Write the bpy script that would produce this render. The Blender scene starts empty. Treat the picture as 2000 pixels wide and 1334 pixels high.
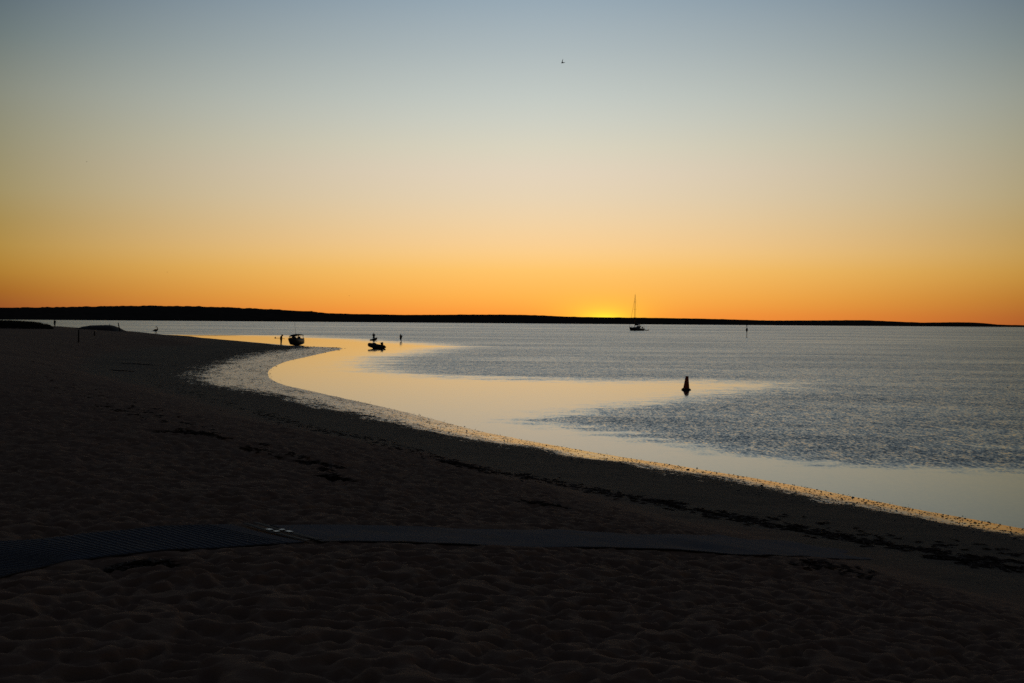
import bpy, bmesh, math, random
import numpy as np
from mathutils import Vector, Matrix, Euler

random.seed(7)
rng = np.random.default_rng(7)
R = math.radians
SC = bpy.context.scene
COL = SC.collection

# ------------------------------------------------------------------ camera
CAM_H = 4.1
LENS = 50.0
FPX = 2000.0 * LENS / 36.0
PITCH = math.atan(36.8 / FPX)
ROLL = 0.0074
_f = Vector((0, math.cos(PITCH), -math.sin(PITCH)))
_r0 = Vector((1, 0, 0)); _u0 = Vector((0, math.sin(PITCH), math.cos(PITCH)))
_r = _r0 * math.cos(ROLL) + _u0 * math.sin(ROLL)
_u = _u0 * math.cos(ROLL) - _r0 * math.sin(ROLL)
EYE = Vector((0, 0, CAM_H))
cam_d = bpy.data.cameras.new('camera')
cam_d.lens = LENS; cam_d.sensor_width = 36.0; cam_d.sensor_fit = 'HORIZONTAL'
cam_d.clip_start = 0.1; cam_d.clip_end = 150000
cam = bpy.data.objects.new('camera', cam_d); COL.objects.link(cam)
m3 = Matrix((_r, _u, -_f)).transposed()
cam.matrix_world = Matrix.Translation(EYE) @ m3.to_4x4()
SC.camera = cam

# ------------------------------------------------------------------ sky, sun, exposure
SUN_AZ = math.atan2(180.0, FPX)          # to the right of straight ahead (+Y)
SUN_EL = R(-0.12)
vs = SC.view_settings
SC.display_settings.display_device = 'sRGB'
vs.view_transform = 'Standard'; vs.look = 'None'; vs.exposure = 0.0; vs.gamma = 1.0
vs.use_curve_mapping = False
SC.render.engine = 'CYCLES'
SC.cycles.use_denoising = False
SC.cycles.max_bounces = 6
SC.cycles.use_adaptive_sampling = False
SC.cycles.sample_clamp_indirect = 4.0

def lin(c):
    return tuple((v / 255 / 12.92) if v / 255 <= 0.04045 else ((v / 255 + 0.055) / 1.055) ** 2.4 for v in c)

class NT:
    def __init__(s, tree): s.t = tree; s.n = tree.nodes; s.l = tree.links
    def node(s, typ, **kw):
        n = s.n.new(typ)
        for k, v in kw.items(): setattr(n, k, v)
        return n
    def set(s, sock, v):
        if isinstance(v, bpy.types.NodeSocket): s.l.new(v, sock)
        else: sock.default_value = v
    def math(s, op, a, b=None, c=None, clamp=False):
        n = s.node('ShaderNodeMath', operation=op, use_clamp=clamp)
        s.set(n.inputs[0], a)
        if b is not None: s.set(n.inputs[1], b)
        if c is not None: s.set(n.inputs[2], c)
        return n.outputs[0]
    def vmath(s, op, a, b=None, scale=None):
        n = s.node('ShaderNodeVectorMath', operation=op)
        s.set(n.inputs[0], a)
        if b is not None: s.set(n.inputs[1], b)
        if scale is not None: s.set(n.inputs['Scale'], scale)
        return n.outputs['Value'] if op in ('DOT_PRODUCT', 'LENGTH') else n.outputs[0]
    def maprange(s, v, a, b, c, d, smooth=True):
        n = s.node('ShaderNodeMapRange', interpolation_type='SMOOTHSTEP' if smooth else 'LINEAR')
        s.set(n.inputs[0], v)
        for i, q in enumerate((a, b, c, d)): s.set(n.inputs[1 + i], q)
        return n.outputs[0]
    def mix(s, f, a, b):
        n = s.node('ShaderNodeMix', data_type='RGBA')
        s.set(n.inputs[0], f); s.set(n.inputs[6], a); s.set(n.inputs[7], b)
        return n.outputs[2]
    def noise(s, vec, scale, detail=2, rough=0.5, color=False):
        n = s.node('ShaderNodeTexNoise')
        if vec is not None: s.set(n.inputs['Vector'], vec)
        n.inputs['Scale'].default_value = scale; n.inputs['Detail'].default_value = detail
        n.inputs['Roughness'].default_value = rough
        return n.outputs['Color'] if color else n.outputs[0]
    def sep(s, v):
        n = s.node('ShaderNodeSeparateXYZ'); s.set(n.inputs[0], v); return n.outputs
    def comb(s, x, y, z):
        n = s.node('ShaderNodeCombineXYZ')
        for i, q in enumerate((x, y, z)): s.set(n.inputs[i], q)
        return n.outputs[0]

world = bpy.data.worlds.new('World'); SC.world = world; world.use_nodes = True
w = NT(world.node_tree); w.n.clear()
wd = w.vmath('NORMALIZE', w.node('ShaderNodeTexCoord').outputs['Generated'])
wx, wy, wz = w.sep(wd)
el = w.math('MULTIPLY', w.math('ARCSINE', wz), 180 / math.pi)           # degrees
def px_el(y, hor=630.2): return math.degrees(math.atan((hor - y) / FPX))
def el_ramp(stops):
    ramp = w.node('ShaderNodeValToRGB')
    w.set(ramp.inputs[0], w.math('DIVIDE', el, 90.0, clamp=True))
    els = ramp.color_ramp.elements
    while len(els) > 1: els.remove(els[-1])
    els[0].position = stops[0][0] / 90; els[0].color = (*lin(stops[0][1]), 1)
    for e, c in stops[1:]:
        k = els.new(e / 90); k.color = (*lin(c), 1)
    return ramp.outputs[0]
sky_sun = el_ramp([(px_el(622), (255, 146, 58)), (px_el(606), (255, 163, 65)), (px_el(576), (255, 181, 81)), (px_el(530), (254, 197, 107)), (px_el(500), (251, 205, 134)),
         (px_el(480), (248, 207, 147)), (px_el(432), (239, 210, 166)), (px_el(384), (230, 211, 180)),
         (px_el(336), (225, 211, 188)), (px_el(288), (216, 211, 191)), (px_el(240), (205, 207, 195)),
         (px_el(192), (194, 201, 195)), (px_el(96), (172, 184, 187)), (px_el(0), (150, 168, 180)),
         (17.0, (127, 144, 156)), (24.0, (100, 116, 130)), (34.0, (75, 88, 104)), (50.0, (54, 64, 82)), (90.0, (40, 47, 62))])
sky_side = el_ramp([(px_el(616, 623), (150, 76, 40)), (px_el(598, 623), (156, 88, 40)), (px_el(570, 623), (166, 105, 40)), (px_el(530, 623), (178, 130, 53)), (px_el(490, 623), (178, 141, 70)),
         (px_el(440, 623), (168, 142, 84)), (px_el(380, 623), (161, 147, 105)), (px_el(290, 623), (149, 145, 118)), (px_el(200, 623), (136, 140, 127)),
         (px_el(96, 623), (110, 123, 123)), (px_el(0, 623), (89, 105, 117)), (17.0, (75, 89, 101)), (24.0, (62, 74, 87)), (34.0, (52, 62, 75)), (50.0, (45, 53, 68)), (90.0, (40, 47, 62))])
SX, SY = math.sin(SUN_AZ), math.cos(SUN_AZ)
hl = w.math('SQRT', w.math('MAXIMUM', w.math('ADD', w.math('MULTIPLY', wx, wx), w.math('MULTIPLY', wy, wy)), 1e-6))
caz = w.math('DIVIDE', w.math('ADD', w.math('MULTIPLY', wx, SX), w.math('MULTIPLY', wy, SY)), hl, clamp=False)
az = w.math('MULTIPLY', w.math('ARCCOSINE', w.math('MINIMUM', w.math('MAXIMUM', caz, -1.0), 1.0)), 180 / math.pi)
BX, BY = math.sin(R(1.2)), math.cos(R(1.2))                            # broad afterglow, with lens vignetting painted into the darker sides; centred left of sun
cb_ = w.math('DIVIDE', w.math('ADD', w.math('MULTIPLY', wx, BX), w.math('MULTIPLY', wy, BY)), hl)
azb = w.math('MULTIPLY', w.math('ARCCOSINE', w.math('MINIMUM', w.math('MAXIMUM', cb_, -1.0), 1.0)), 180 / math.pi)
fs = w.math('MINIMUM', w.math('POWER', w.math('DIVIDE', azb, 21.0), 1.65), 1.0)
sky = w.mix(fs, sky_sun, sky_side)
# away from the sunset the whole lower sky goes on darkening into dusk
fb = w.math('EXPONENT', w.math('MULTIPLY', w.math('POWER', w.math('DIVIDE', w.math('MAXIMUM', w.math('SUBTRACT', az, 18.0), 0.0), 45.0), 2.0), -1.0))
fb = w.math('ADD', w.math('MULTIPLY', fb, 0.80), 0.20)
hi = w.maprange(el, 20.0, 80.0, 0.0, 1.0)
fb = w.math('ADD', w.math('MULTIPLY', fb, w.math('SUBTRACT', 1.0, hi)), hi)
sky = w.vmath('SCALE', sky, scale=fb)
# the glow over the sun that has just gone behind the low hills
ge = w.math('SUBTRACT', el, 0.12)
gd = w.math('SQRT', w.math('ADD', w.math('MULTIPLY', w.math('MULTIPLY', az, az), 0.16), w.math('MULTIPLY', ge, ge)))
glow = w.math('EXPONENT', w.math('MULTIPLY', gd, -1.0 / 0.36))
sky = w.vmath('ADD', sky, w.vmath('SCALE', (0.35, 0.82, 0.0), scale=glow))
# faint physical air light from the Sky Texture at the same sun
nish = w.node('ShaderNodeTexSky'); nish.sky_type = 'NISHITA'; nish.sun_disc = False
nish.sun_elevation = max(SUN_EL, 0.0); nish.sun_rotation = SUN_AZ
bg1 = w.node('ShaderNodeBackground'); w.set(bg1.inputs[0], sky); bg1.inputs[1].default_value = 1.0
bg2 = w.node('ShaderNodeBackground'); w.set(bg2.inputs[0], nish.outputs[0]); bg2.inputs[1].default_value = 0.002
add = w.node('ShaderNodeAddShader'); w.l.new(bg1.outputs[0], add.inputs[0]); w.l.new(bg2.outputs[0], add.inputs[1])
w.l.new(add.outputs[0], w.node('ShaderNodeOutputWorld').inputs[0])

sun_d = bpy.data.lights.new('sun', 'SUN'); sun_d.energy = 0.6; sun_d.angle = R(0.5); sun_d.color = (1.0, 0.62, 0.28)
sun = bpy.data.objects.new('sun', sun_d); COL.objects.link(sun)
sdir = Vector((math.sin(SUN_AZ) * math.cos(SUN_EL), math.cos(SUN_AZ) * math.cos(SUN_EL), math.sin(SUN_EL)))
sun.rotation_euler = (-sdir).to_track_quat('-Z', 'Y').to_euler()

# ------------------------------------------------------------------ where a pixel of the photograph lies in the place
def ray(px, py):
    return _f + _r * ((px - 1000) / FPX) - _u * ((py - 667) / FPX)
def on_plane(px, py, z=0.0):
    d = ray(px, py); return EYE + d * ((z - CAM_H) / d.z)
def at_depth(px, py, y):
    d = ray(px, py); return EYE + d * (y / d.y)

# ------------------------------------------------------------------ numpy noise
_perm = rng.random((256, 256))
def vnoise(x, y):
    xi = np.floor(x).astype(np.int64); yi = np.floor(y).astype(np.int64)
    fx = x - xi; fy = y - yi
    fx = fx * fx * (3 - 2 * fx); fy = fy * fy * (3 - 2 * fy)
    a = _perm[xi & 255, yi & 255]; b = _perm[(xi + 1) & 255, yi & 255]
    c = _perm[xi & 255, (yi + 1) & 255]; d = _perm[(xi + 1) & 255, (yi + 1) & 255]
    return (a + (b - a) * fx) * (1 - fy) + (c + (d - c) * fx) * fy - 0.5
def fbm(x, y, oct=4, gain=0.5):
    s = 0; a = 1.0
    for i in range(oct):
        s = s + a * vnoise(x * 2 ** i + 17.3 * i, y * 2 ** i + 5.1 * i); a *= gain
    return s
def sstep(a, b, v):
    t = np.clip((v - a) / (b - a), 0, 1); return t * t * (3 - 2 * t)

# ------------------------------------------------------------------ materials
def new_mat(name):
    m = bpy.data.materials.new(name); m.use_nodes = True
    t = NT(m.node_tree)
    return m, t, t.n['Principled BSDF']
def plain(name, col, rough=0.6, metal=0.0, var=0.25, scale=12.0, spec=0.4, bump=0.0):
    m, t, b = new_mat(name)
    co = t.node('ShaderNodeTexCoord').outputs['Object']
    n = t.noise(co, scale, 4, 0.6)
    f = t.maprange(n, 0.3, 0.7, 1.0 - var, 1.0 + var, False)
    c = t.vmath('SCALE', tuple(col), scale=f)
    t.set(b.inputs['Base Color'], c)
    t.set(b.inputs['Roughness'], t.maprange(n, 0.3, 0.7, rough * 0.9, min(1, rough * 1.1), False))
    b.inputs['Metallic'].default_value = metal
    b.inputs['Specular IOR Level'].default_value = spec
    if bump:
        bn = t.node('ShaderNodeBump'); bn.inputs['Strength'].default_value = bump; bn.inputs['Distance'].default_value = 0.01
        t.set(bn.inputs['Height'], t.noise(co, scale * 6, 3)); t.set(b.inputs['Normal'], bn.outputs[0])
    return m

M = {}
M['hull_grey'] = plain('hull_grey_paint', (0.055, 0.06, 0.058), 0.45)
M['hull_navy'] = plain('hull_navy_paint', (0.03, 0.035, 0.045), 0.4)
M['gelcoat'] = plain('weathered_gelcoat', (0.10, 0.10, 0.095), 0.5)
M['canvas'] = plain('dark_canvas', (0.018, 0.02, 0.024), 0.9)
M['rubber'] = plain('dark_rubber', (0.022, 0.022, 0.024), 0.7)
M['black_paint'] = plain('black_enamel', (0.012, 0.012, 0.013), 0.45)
M['alloy'] = plain('dull_alloy', (0.16, 0.16, 0.165), 0.55, 0.6)
M['wire'] = plain('stainless_wire', (0.09, 0.09, 0.09), 0.5, 0.5)
M['bronze_paint'] = plain('mast_paint', (0.30, 0.17, 0.08), 0.6)
M['timber'] = plain('weathered_timber', (0.045, 0.036, 0.028), 0.9, bump=0.6)
M['buoy_red'] = plain('faded_red_plastic', (0.42, 0.075, 0.028), 0.55)
M['skin'] = plain('skin', (0.14, 0.075, 0.05), 0.6)
M['dark_cloth'] = plain('dark_cloth', (0.02, 0.02, 0.025), 0.95)
M['blue_cloth'] = plain('navy_cloth', (0.018, 0.022, 0.04), 0.95)
M['brown_cloth'] = plain('brown_cloth', (0.045, 0.032, 0.024), 0.95)
M['hair'] = plain('dark_hair', (0.012, 0.009, 0.007), 0.8)
M['feather'] = plain('dark_feathers', (0.02, 0.02, 0.02), 0.85)
M['bill'] = plain('bill_horn', (0.12, 0.08, 0.05), 0.6)
M['marker'] = plain('marker_green_paint', (0.012, 0.02, 0.016), 0.6)
M['weed'] = plain('dry_seagrass', (0.085, 0.056, 0.038), 0.95, scale=6)
M['pebble'] = plain('wet_stone', (0.018, 0.017, 0.016), 0.5, scale=4)
M['grass'] = plain('dune_grass', (0.02, 0.022, 0.014), 0.9, scale=3)
M['plate'] = plain('galvanised_plate', (0.45, 0.45, 0.43), 0.42, 0.85, var=0.15)
M['webbing'] = plain('brown_webbing', (0.07, 0.055, 0.04), 0.85)
M['glass'] = plain('smoked_acrylic', (0.25, 0.24, 0.22), 0.25, scale=2)

# ------------------------------------------------------------------ object helpers
def link(name, me, mat=None, parent=None, smooth=True):
    o = bpy.data.objects.new(name, me); COL.objects.link(o)
    if mat: me.materials.append(mat)
    if smooth and len(me.polygons):
        me.polygons.foreach_set('use_smooth', np.ones(len(me.polygons), bool))
    if parent: o.parent = parent
    return o
def tag(o, label=None, cat=None, group=None, kind=None):
    if label: o['label'] = label
    if cat: o['category'] = cat
    if group: o['group'] = group
    if kind: o['kind'] = kind
    return o
def empty(name, loc, rz=0.0, label=None, cat=None, group=None, tilt=(0, 0)):
    o = bpy.data.objects.new(name, None); COL.objects.link(o)
    o.empty_display_size = 0.2
    o.location = loc; o.rotation_euler = (tilt[0], tilt[1], rz)
    return tag(o, label, cat, group)

class MB:
    """collects vertices and faces of one mesh"""
    def __init__(s): s.v = []; s.f = []
    def add(s, vs, fs):
        k = len(s.v); s.v += [tuple(q) for q in vs]; s.f += [tuple(i + k for i in f) for f in fs]; return s
    def box(s, c, d, rot=None):
        c = Vector(c); vs = []
        for z in (-.5, .5):
            for y in (-.5, .5):
                for x in (-.5, .5):
                    p = Vector((x * d[0], y * d[1], z * d[2]))
                    if rot: p = Euler(rot).to_matrix() @ p
                    vs.append(c + p)
        return s.add(vs, [(0, 2, 3, 1), (4, 5, 7, 6), (0, 1, 5, 4), (2, 6, 7, 3), (0, 4, 6, 2), (1, 3, 7, 5)])
    def tube(s, pts, rad, n=8, cap=True, flat=1.0):
        pts = [Vector(p) for p in pts]
        rads = rad if isinstance(rad, (list, tuple)) else [rad] * len(pts)
        # domed ends
        P, Q = [], []
        if cap:
            d0 = (pts[0] - pts[1]).normalized(); d1 = (pts[-1] - pts[-2]).normalized()
            r0 = rads[0] if not isinstance(rads[0], tuple) else min(rads[0])
            r1 = rads[-1] if not isinstance(rads[-1], tuple) else min(rads[-1])
            def sc(r, k): return (r[0] * k, r[1] * k) if isinstance(r, tuple) else r * k
            P = [pts[0] + d0 * r0 * .95, pts[0] + d0 * r0 * .6]; Q = [sc(rads[0], .25), sc(rads[0], .8)]
            P += pts; Q += list(rads)
            P += [pts[-1] + d1 * r1 * .6, pts[-1] + d1 * r1 * .95]; Q += [sc(rads[-1], .8), sc(rads[-1], .25)]
        else:
            P, Q = pts, list(rads)
        vs, fs = [], []
        up = None
        for i, p in enumerate(P):
            a = P[max(0, i - 1)]; b = P[min(len(P) - 1, i + 1)]
            t = (b - a).normalized()
            if up is None:
                up = Vector((0, 1, 0)) if abs(t.y) < .9 else Vector((1, 0, 0))
            e2 = (up - t * up.dot(t))
            if e2.length < 1e-5: e2 = t.orthogonal()
            e2.normalize(); up = e2
            e1 = e2.cross(t)
            ra, rb = Q[i] if isinstance(Q[i], tuple) else (Q[i], Q[i] * flat)
            for k in range(n):
                an = 2 * math.pi * k / n
                vs.append(p + e1 * (ra * math.cos(an)) + e2 * (rb * math.sin(an)))
        for i in range(len(P) - 1):
            for k in range(n):
                k2 = (k + 1) % n
                fs.append((i * n + k, i * n + k2, (i + 1) * n + k2, (i + 1) * n + k))
        fs.append(tuple(range(n - 1, -1, -1))); fs.append(tuple((len(P) - 1) * n + k for k in range(n)))
        return s.add(vs, fs)
    def ball(s, c, r, nu=12, nv=8, rot=None):
        c = Vector(c); r = (r, r, r) if isinstance(r, (int, float)) else r
        vs, fs = [], []
        mt = Euler(rot).to_matrix() if rot else Matrix.Identity(3)
        for j in range(nv + 1):
            th = math.pi * j / nv
            for i in range(nu):
                ph = 2 * math.pi * i / nu
                vs.append(c + mt @ Vector((r[0] * math.sin(th) * math.cos(ph), r[1] * math.sin(th) * math.sin(ph), r[2] * math.cos(th))))
        for j in range(nv):
            for i in range(nu):
                i2 = (i + 1) % nu
                fs.append((j * nu + i, (j + 1) * nu + i, (j + 1) * nu + i2, j * nu + i2))
        return s.add(vs, fs)
    def lathe(s, prof, c=(0, 0, 0), n=20):
        c = Vector(c); vs = []; fs = []
        for (r, z) in prof:
            for k in range(n):
                a = 2 * math.pi * k / n; vs.append(c + Vector((r * math.cos(a), r * math.sin(a), z)))
        for i in range(len(prof) - 1):
            for k in range(n):
                k2 = (k + 1) % n; fs.append((i * n + k, i * n + k2, (i + 1) * n + k2, (i + 1) * n + k))
        fs.append(tuple(range(n - 1, -1, -1))); fs.append(tuple((len(prof) - 1) * n + k for k in range(n)))
        return s.add(vs, fs)
    def loft(s, rings, closed=True, caps=True):
        n = len(rings[0]); vs = [p for r in rings for p in r]; fs = []
        for i in range(len(rings) - 1):
            for k in range(n if closed else n - 1):
                k2 = (k + 1) % n; fs.append((i * n + k, i * n + k2, (i + 1) * n + k2, (i + 1) * n + k))
        if caps:
            fs.append(tuple(range(n - 1, -1, -1))); fs.append(tuple((len(rings) - 1) * n + k for k in range(n)))
        return s.add(vs, fs)
    def mesh(s, name):
        me = bpy.data.meshes.new(name); me.from_pydata(s.v, [], s.f); me.update(); return me
    def build(s, name, mat, parent=None, smooth=True, remesh=None, bevel=None):
        o = link(name, s.mesh(name), M[mat] if isinstance(mat, str) else mat, parent, smooth)
        if bevel:
            b = o.modifiers.new('bevel', 'BEVEL'); b.width = bevel; b.segments = 2; b.limit_method = 'ANGLE'
        if remesh:
            r = o.modifiers.new('remesh', 'REMESH'); r.mode = 'VOXEL'; r.voxel_size = remesh; r.use_smooth_shade = True
            sm = o.modifiers.new('smooth', 'SMOOTH'); sm.factor = 0.5; sm.iterations = 2
        return o

def catmull(pts, n):
    pts = [np.array(p, float) for p in pts]
    P = [2 * pts[0] - pts[1]] + pts + [2 * pts[-1] - pts[-2]]
    out = []
    for i in range(1, len(P) - 2):
        for k in range(n):
            t = k / n
            out.append(0.5 * ((2 * P[i]) + (-P[i - 1] + P[i + 1]) * t + (2 * P[i - 1] - 5 * P[i] + 4 * P[i + 1] - P[i + 2]) * t * t
                              + (-P[i - 1] + 3 * P[i] - 3 * P[i + 1] + P[i + 2]) * t ** 3))
    out.append(P[-2]); return np.array(out)

# ------------------------------------------------------------------ the beach: heights follow the distance from the waterline
# waterline in the photograph, then its world course, the width of the wet flat and the distance to the first weed line (metres)
SHORE_PX = [(2000, 1033, 2.2, 7.6), (1800, 997, 2.4, 7.4), (1600, 957, 2.6, 7.3), (1400, 922, 2.8, 7.5), (1200, 890, 3.0, 7.6), (1000, 855, 3.2, 8.0),
            (900, 833, 3.3, 8.4), (800, 807, 4.0, 9.0), (700, 784, 4.2, 9.5), (600, 762, 5.2, 10.0), (550, 750, 6.4, 11.5), (526, 736, 7.2, 13.5),
            (530, 720, 7.4, 16.0), (560, 706, 8.0, 19.0), (600, 697, 9.0, 22.0), (639, 688, 10.0, 24.0)]
SHORE_W = [(on_plane(x, y)[0], on_plane(x, y)[1], a, b) for x, y, a, b in SHORE_PX]
SHORE_W = [(44, -60, 1.3, 7.6), (31, -20, 1.3, 7.6), (19.5, 8, 1.3, 7.6)] + SHORE_W
SHORE_W += [(-25.5, 214, 8, 24), (-29.5, 226, 6, 20), (on_plane(590, 676.5)[0], on_plane(590, 676.5)[1], 4, 16), (on_plane(530, 671.5)[0], on_plane(530, 671.5)[1], 3, 12),
            (on_plane(450, 664.5)[0], on_plane(450, 664.5)[1], 2.5, 12), (on_plane(400, 660.5)[0], on_plane(400, 660.5)[1], 2, 14), (on_plane(352, 656)[0], on_plane(352, 656)[1], 2, 14),
            (-128, 440, 2, 14), (-200, 500, 2, 12), (-330, 560, 2, 9), (-600, 600, 2, 9)]
SHORE = catmull(SHORE_W, 6)
_LAND = np.vstack([SHORE[:, :2], [(-600, -200), (44, -200)]])

def shore_fields(x, y):
    """signed distance inland, width of wet flat, distance of weed line"""
    S = SHORE.astype(np.float32)
    A, B = S[:-1], S[1:]
    out_s = np.empty(x.size, np.float32); out_w = np.empty_like(out_s); out_l = np.empty_like(out_s)
    X = x.ravel().astype(np.float32); Y = y.ravel().astype(np.float32)
    P0 = _LAND; P1 = np.roll(_LAND, -1, 0)
    dx = B[:, 0] - A[:, 0]; dy = B[:, 1] - A[:, 1]; L2 = dx * dx + dy * dy
    for i in range(0, X.size, 60000):
        xs = X[i:i + 60000, None]; ys = Y[i:i + 60000, None]
        t = np.clip(((xs - A[:, 0]) * dx + (ys - A[:, 1]) * dy) / L2, 0, 1)
        d2 = (xs - A[:, 0] - t * dx) ** 2 + (ys - A[:, 1] - t * dy) ** 2
        d = np.sqrt(d2.min(1))
        wt = 1.0 / (d2 + 0.5 + 0.02 * d[:, None] ** 2) ** 2 * np.sqrt(L2)
        ws = wt.sum(1)
        out_w[i:i + 60000] = (wt * (A[:, 2] + t * (B[:, 2] - A[:, 2]))).sum(1) / ws
        out_l[i:i + 60000] = (wt * (A[:, 3] + t * (B[:, 3] - A[:, 3]))).sum(1) / ws
        xs, ys = xs[:, 0], ys[:, 0]
        ins = np.zeros(xs.size, bool)
        for (x0, y0), (x1, y1) in zip(P0, P1):
            if y0 == y1: continue
            c = ((y0 > ys) != (y1 > ys)) & (xs < (x1 - x0) * (ys - y0) / (y1 - y0) + x0)
            ins ^= c
        out_s[i:i + 60000] = np.where(ins, d, -d)
    return out_s.reshape(x.shape), out_w.reshape(x.shape), out_l.reshape(x.shape)

# churned, trodden sand: a periodic tile of footprints
TN, TS = 512, 12.8
_tile = np.zeros((TN, TN))
_c = np.arange(TN) * TS / TN
for i in range(5600):
    cx, cy = rng.random(2) * TS
    a = rng.normal(0.3, 0.9); L = rng.uniform(0.09, 0.17); W = rng.uniform(0.06, 0.105); dep = rng.uniform(0.02, 0.07)
    ix = np.arange(int((cx - .30) / TS * TN), int((cx + .30) / TS * TN)); iy = np.arange(int((cy - .30) / TS * TN), int((cy + .30) / TS * TN))
    gx, gy = np.meshgrid(ix * TS / TN - cx, iy * TS / TN - cy, indexing='ij')
    u = (gx * math.sin(a) + gy * math.cos(a)) / L; v = (gx * math.cos(a) - gy * math.sin(a)) / W
    q2 = u * u + v * v
    h = -dep * np.clip(1 - q2, 0, 1) ** 0.8
    t = _tile[np.ix_(ix % TN, iy % TN)]
    _tile[np.ix_(ix % TN, iy % TN)] = np.minimum(t, h)
for _ in range(1):                                                   # loose sand slumps a little
    _tile = (_tile * 4 + np.roll(_tile, 1, 0) + np.roll(_tile, -1, 0) + np.roll(_tile, 1, 1) + np.roll(_tile, -1, 1)) / 8
_tile -= _tile.mean()
def tile(x, y):
    u = (x / TS * TN) % TN; v = (y / TS * TN) % TN
    i = u.astype(int); j = v.astype(int); fu = u - i; fv = v - j
    i2 = (i + 1) % TN; j2 = (j + 1) % TN; i %= TN; j %= TN
    return (_tile[i, j] * (1 - fu) + _tile[i2, j] * fu) * (1 - fv) + (_tile[i, j2] * (1 - fu) + _tile[i2, j2] * fu) * fv

MAT_PX = [(-230, 1132, 2.05), (-110, 1104, 2.05), (0, 1083, 2.05), (120, 1071, 2.03), (245, 1060, 2.0), (420, 1048, 1.95), (540, 1043.5, 1.93), (640, 1042, 1.9), (900, 1049, 1.76),
          (1200, 1055, 1.5), (1400, 1063, 1.27), (1600, 1072, 0.99), (1770, 1082, 0.78)]

def base_height(x, y):
    s, wv, lv = shore_fields(x, y)
    jig = fbm(x * 0.35 + 3, y * 0.35, 3) * 0.5
    s2 = s + jig * np.clip(s, 0.15, 1.2)
    z = np.where(s2 < 0, np.maximum(s2 * 0.045, -4.0), 0.0)
    hw = 0.12 + 0.10 * sstep(4.2, 3.0, wv)
    wet = np.clip(s2 / wv, 0, 1); z = np.where(s2 >= 0, hw * wet, z)
    mid = np.clip((s2 - wv) / np.maximum(lv - wv, 1), 0, 1); z = z + (0.52 - hw) * mid * (0.55 + 0.45 * mid)
    up = np.clip((s2 - lv) / 11.0, 0, 1); z = z + 1.42 * (up * (1.55 - 0.55 * up))
    bk = np.clip((s2 - lv - 11) / 9.0, 0, 1); z = z + 0.42 * bk * bk * (3 - 2 * bk)
    z = z + fbm(x * 0.12, y * 0.12, 3) * 0.16 * sstep(4, 14, s2)
    return z, s2, wv, lv

def smooth_hit(px, py, z):
    for _ in range(12):
        q = on_plane(px, py, z); z = 0.5 * z + 0.5 * float(base_height(np.array([q.x]), np.array([q.y]))[0][0])
    return on_plane(px, py, z)
MAT_C = catmull([tuple(smooth_hit(x, y, z)) for x, y, z in MAT_PX], 10)

def axis_rows():
    out = [2.0]
    while out[-1] < 20: out.append(out[-1] + (0.6 if out[-1] < 17 else 0.2))
    y = 5.0
    while y < 520:
        out.append(15 + y)
        y += max(0.034, 0.0042 * (y - 4)) if y < 120 else 0.0075 * y
    while y < 900: out.append(15 + y); y *= 1.06
    return np.array(out)
def axis_az():
    mid = np.linspace(R(-20.5), R(20.5), 540)
    side = np.geomspace(0.004, R(62), 34)
    return np.concatenate([mid[0] - side[::-1], mid, mid[-1] + side])

def grid_mesh(name, Xg, Yg, Zg, attrs):
    nr, nc = Xg.shape
    co = np.stack([Xg, Yg, Zg], -1).reshape(-1, 3).astype(np.float32)
    idx = np.arange(nr * nc).reshape(nr, nc)
    q = np.stack([idx[:-1, :-1], idx[:-1, 1:], idx[1:, 1:], idx[1:, :-1]], -1).reshape(-1, 4)
    me = bpy.data.meshes.new(name)
    me.vertices.add(len(co)); me.vertices.foreach_set('co', co.ravel())
    me.loops.add(q.size); me.loops.foreach_set('vertex_index', q.ravel().astype(np.int32))
    me.polygons.add(len(q)); me.polygons.foreach_set('loop_start', np.arange(0, q.size, 4, dtype=np.int32))
    me.polygons.foreach_set('use_smooth', np.ones(len(q), bool))
    me.update(calc_edges=True)
    for k, a in attrs.items():
        at = me.attributes.new(k, 'FLOAT', 'POINT'); at.data.foreach_set('value', a.ravel().astype(np.float32))
    return me

rr = axis_rows(); aa = axis_az()
AZg, RRg = np.meshgrid(aa, rr)
GX = RRg * np.sin(AZg); GY = RRg * np.cos(AZg) - 15.0
GZ, GS, GW, GL = base_height(GX, GY)
# distance to the mat, to keep the sand under it trodden flat
md = np.full(GX.shape, 99.0)
near = (GY > 4) & (GY < 40)
xs = GX[near][:, None]; ys = GY[near][:, None]
md[near] = np.concatenate([np.sqrt(((xs[i:i + 20000] - MAT_C[:, 0]) ** 2 + (ys[i:i + 20000] - MAT_C[:, 1]) ** 2)).min(1) for i in range(0, len(xs), 20000)])
dry = sstep(1.0, 1.6, (GS - GW) / np.maximum(GL - GW, 1))
lod = 1 - sstep(45, 130, GY)
ca, sa = math.cos(0.6), math.sin(0.6)
foot = 0.85 * tile((GX + 3.1) * 1.22, GY * 1.22) + 0.30 * tile((GX * ca - GY * sa) * 0.8 + 2, (GX * sa + GY * ca) * 0.8)
foot = foot + fbm(GX * 1.1, GY * 1.1, 2) * 0.04 + fbm(GX * 7, GY * 7, 2) * 0.012
damp_rel = fbm(GX * 1.1, GY * 1.1, 4) * 0.035 * sstep(0.5, 1.1, GS / GW)
GZ0 = GZ.copy()
GZ = GZ + lod * dry * foot * sstep(0.66, 0.98, md) * 1.45 + lod * (1 - dry) * damp_rel * 0.5
flat_n = fbm(GX * 1.6, GY * 1.6, 4) * 0.012 + fbm(GX * 6, GY * 6, 2) * 0.006
GZ = GZ + flat_n * sstep(-1.0, 0.5, GS) * (1 - dry) * lod * (0.35 + 0.65 * sstep(0.4, 1.0, GS / GW))

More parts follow.
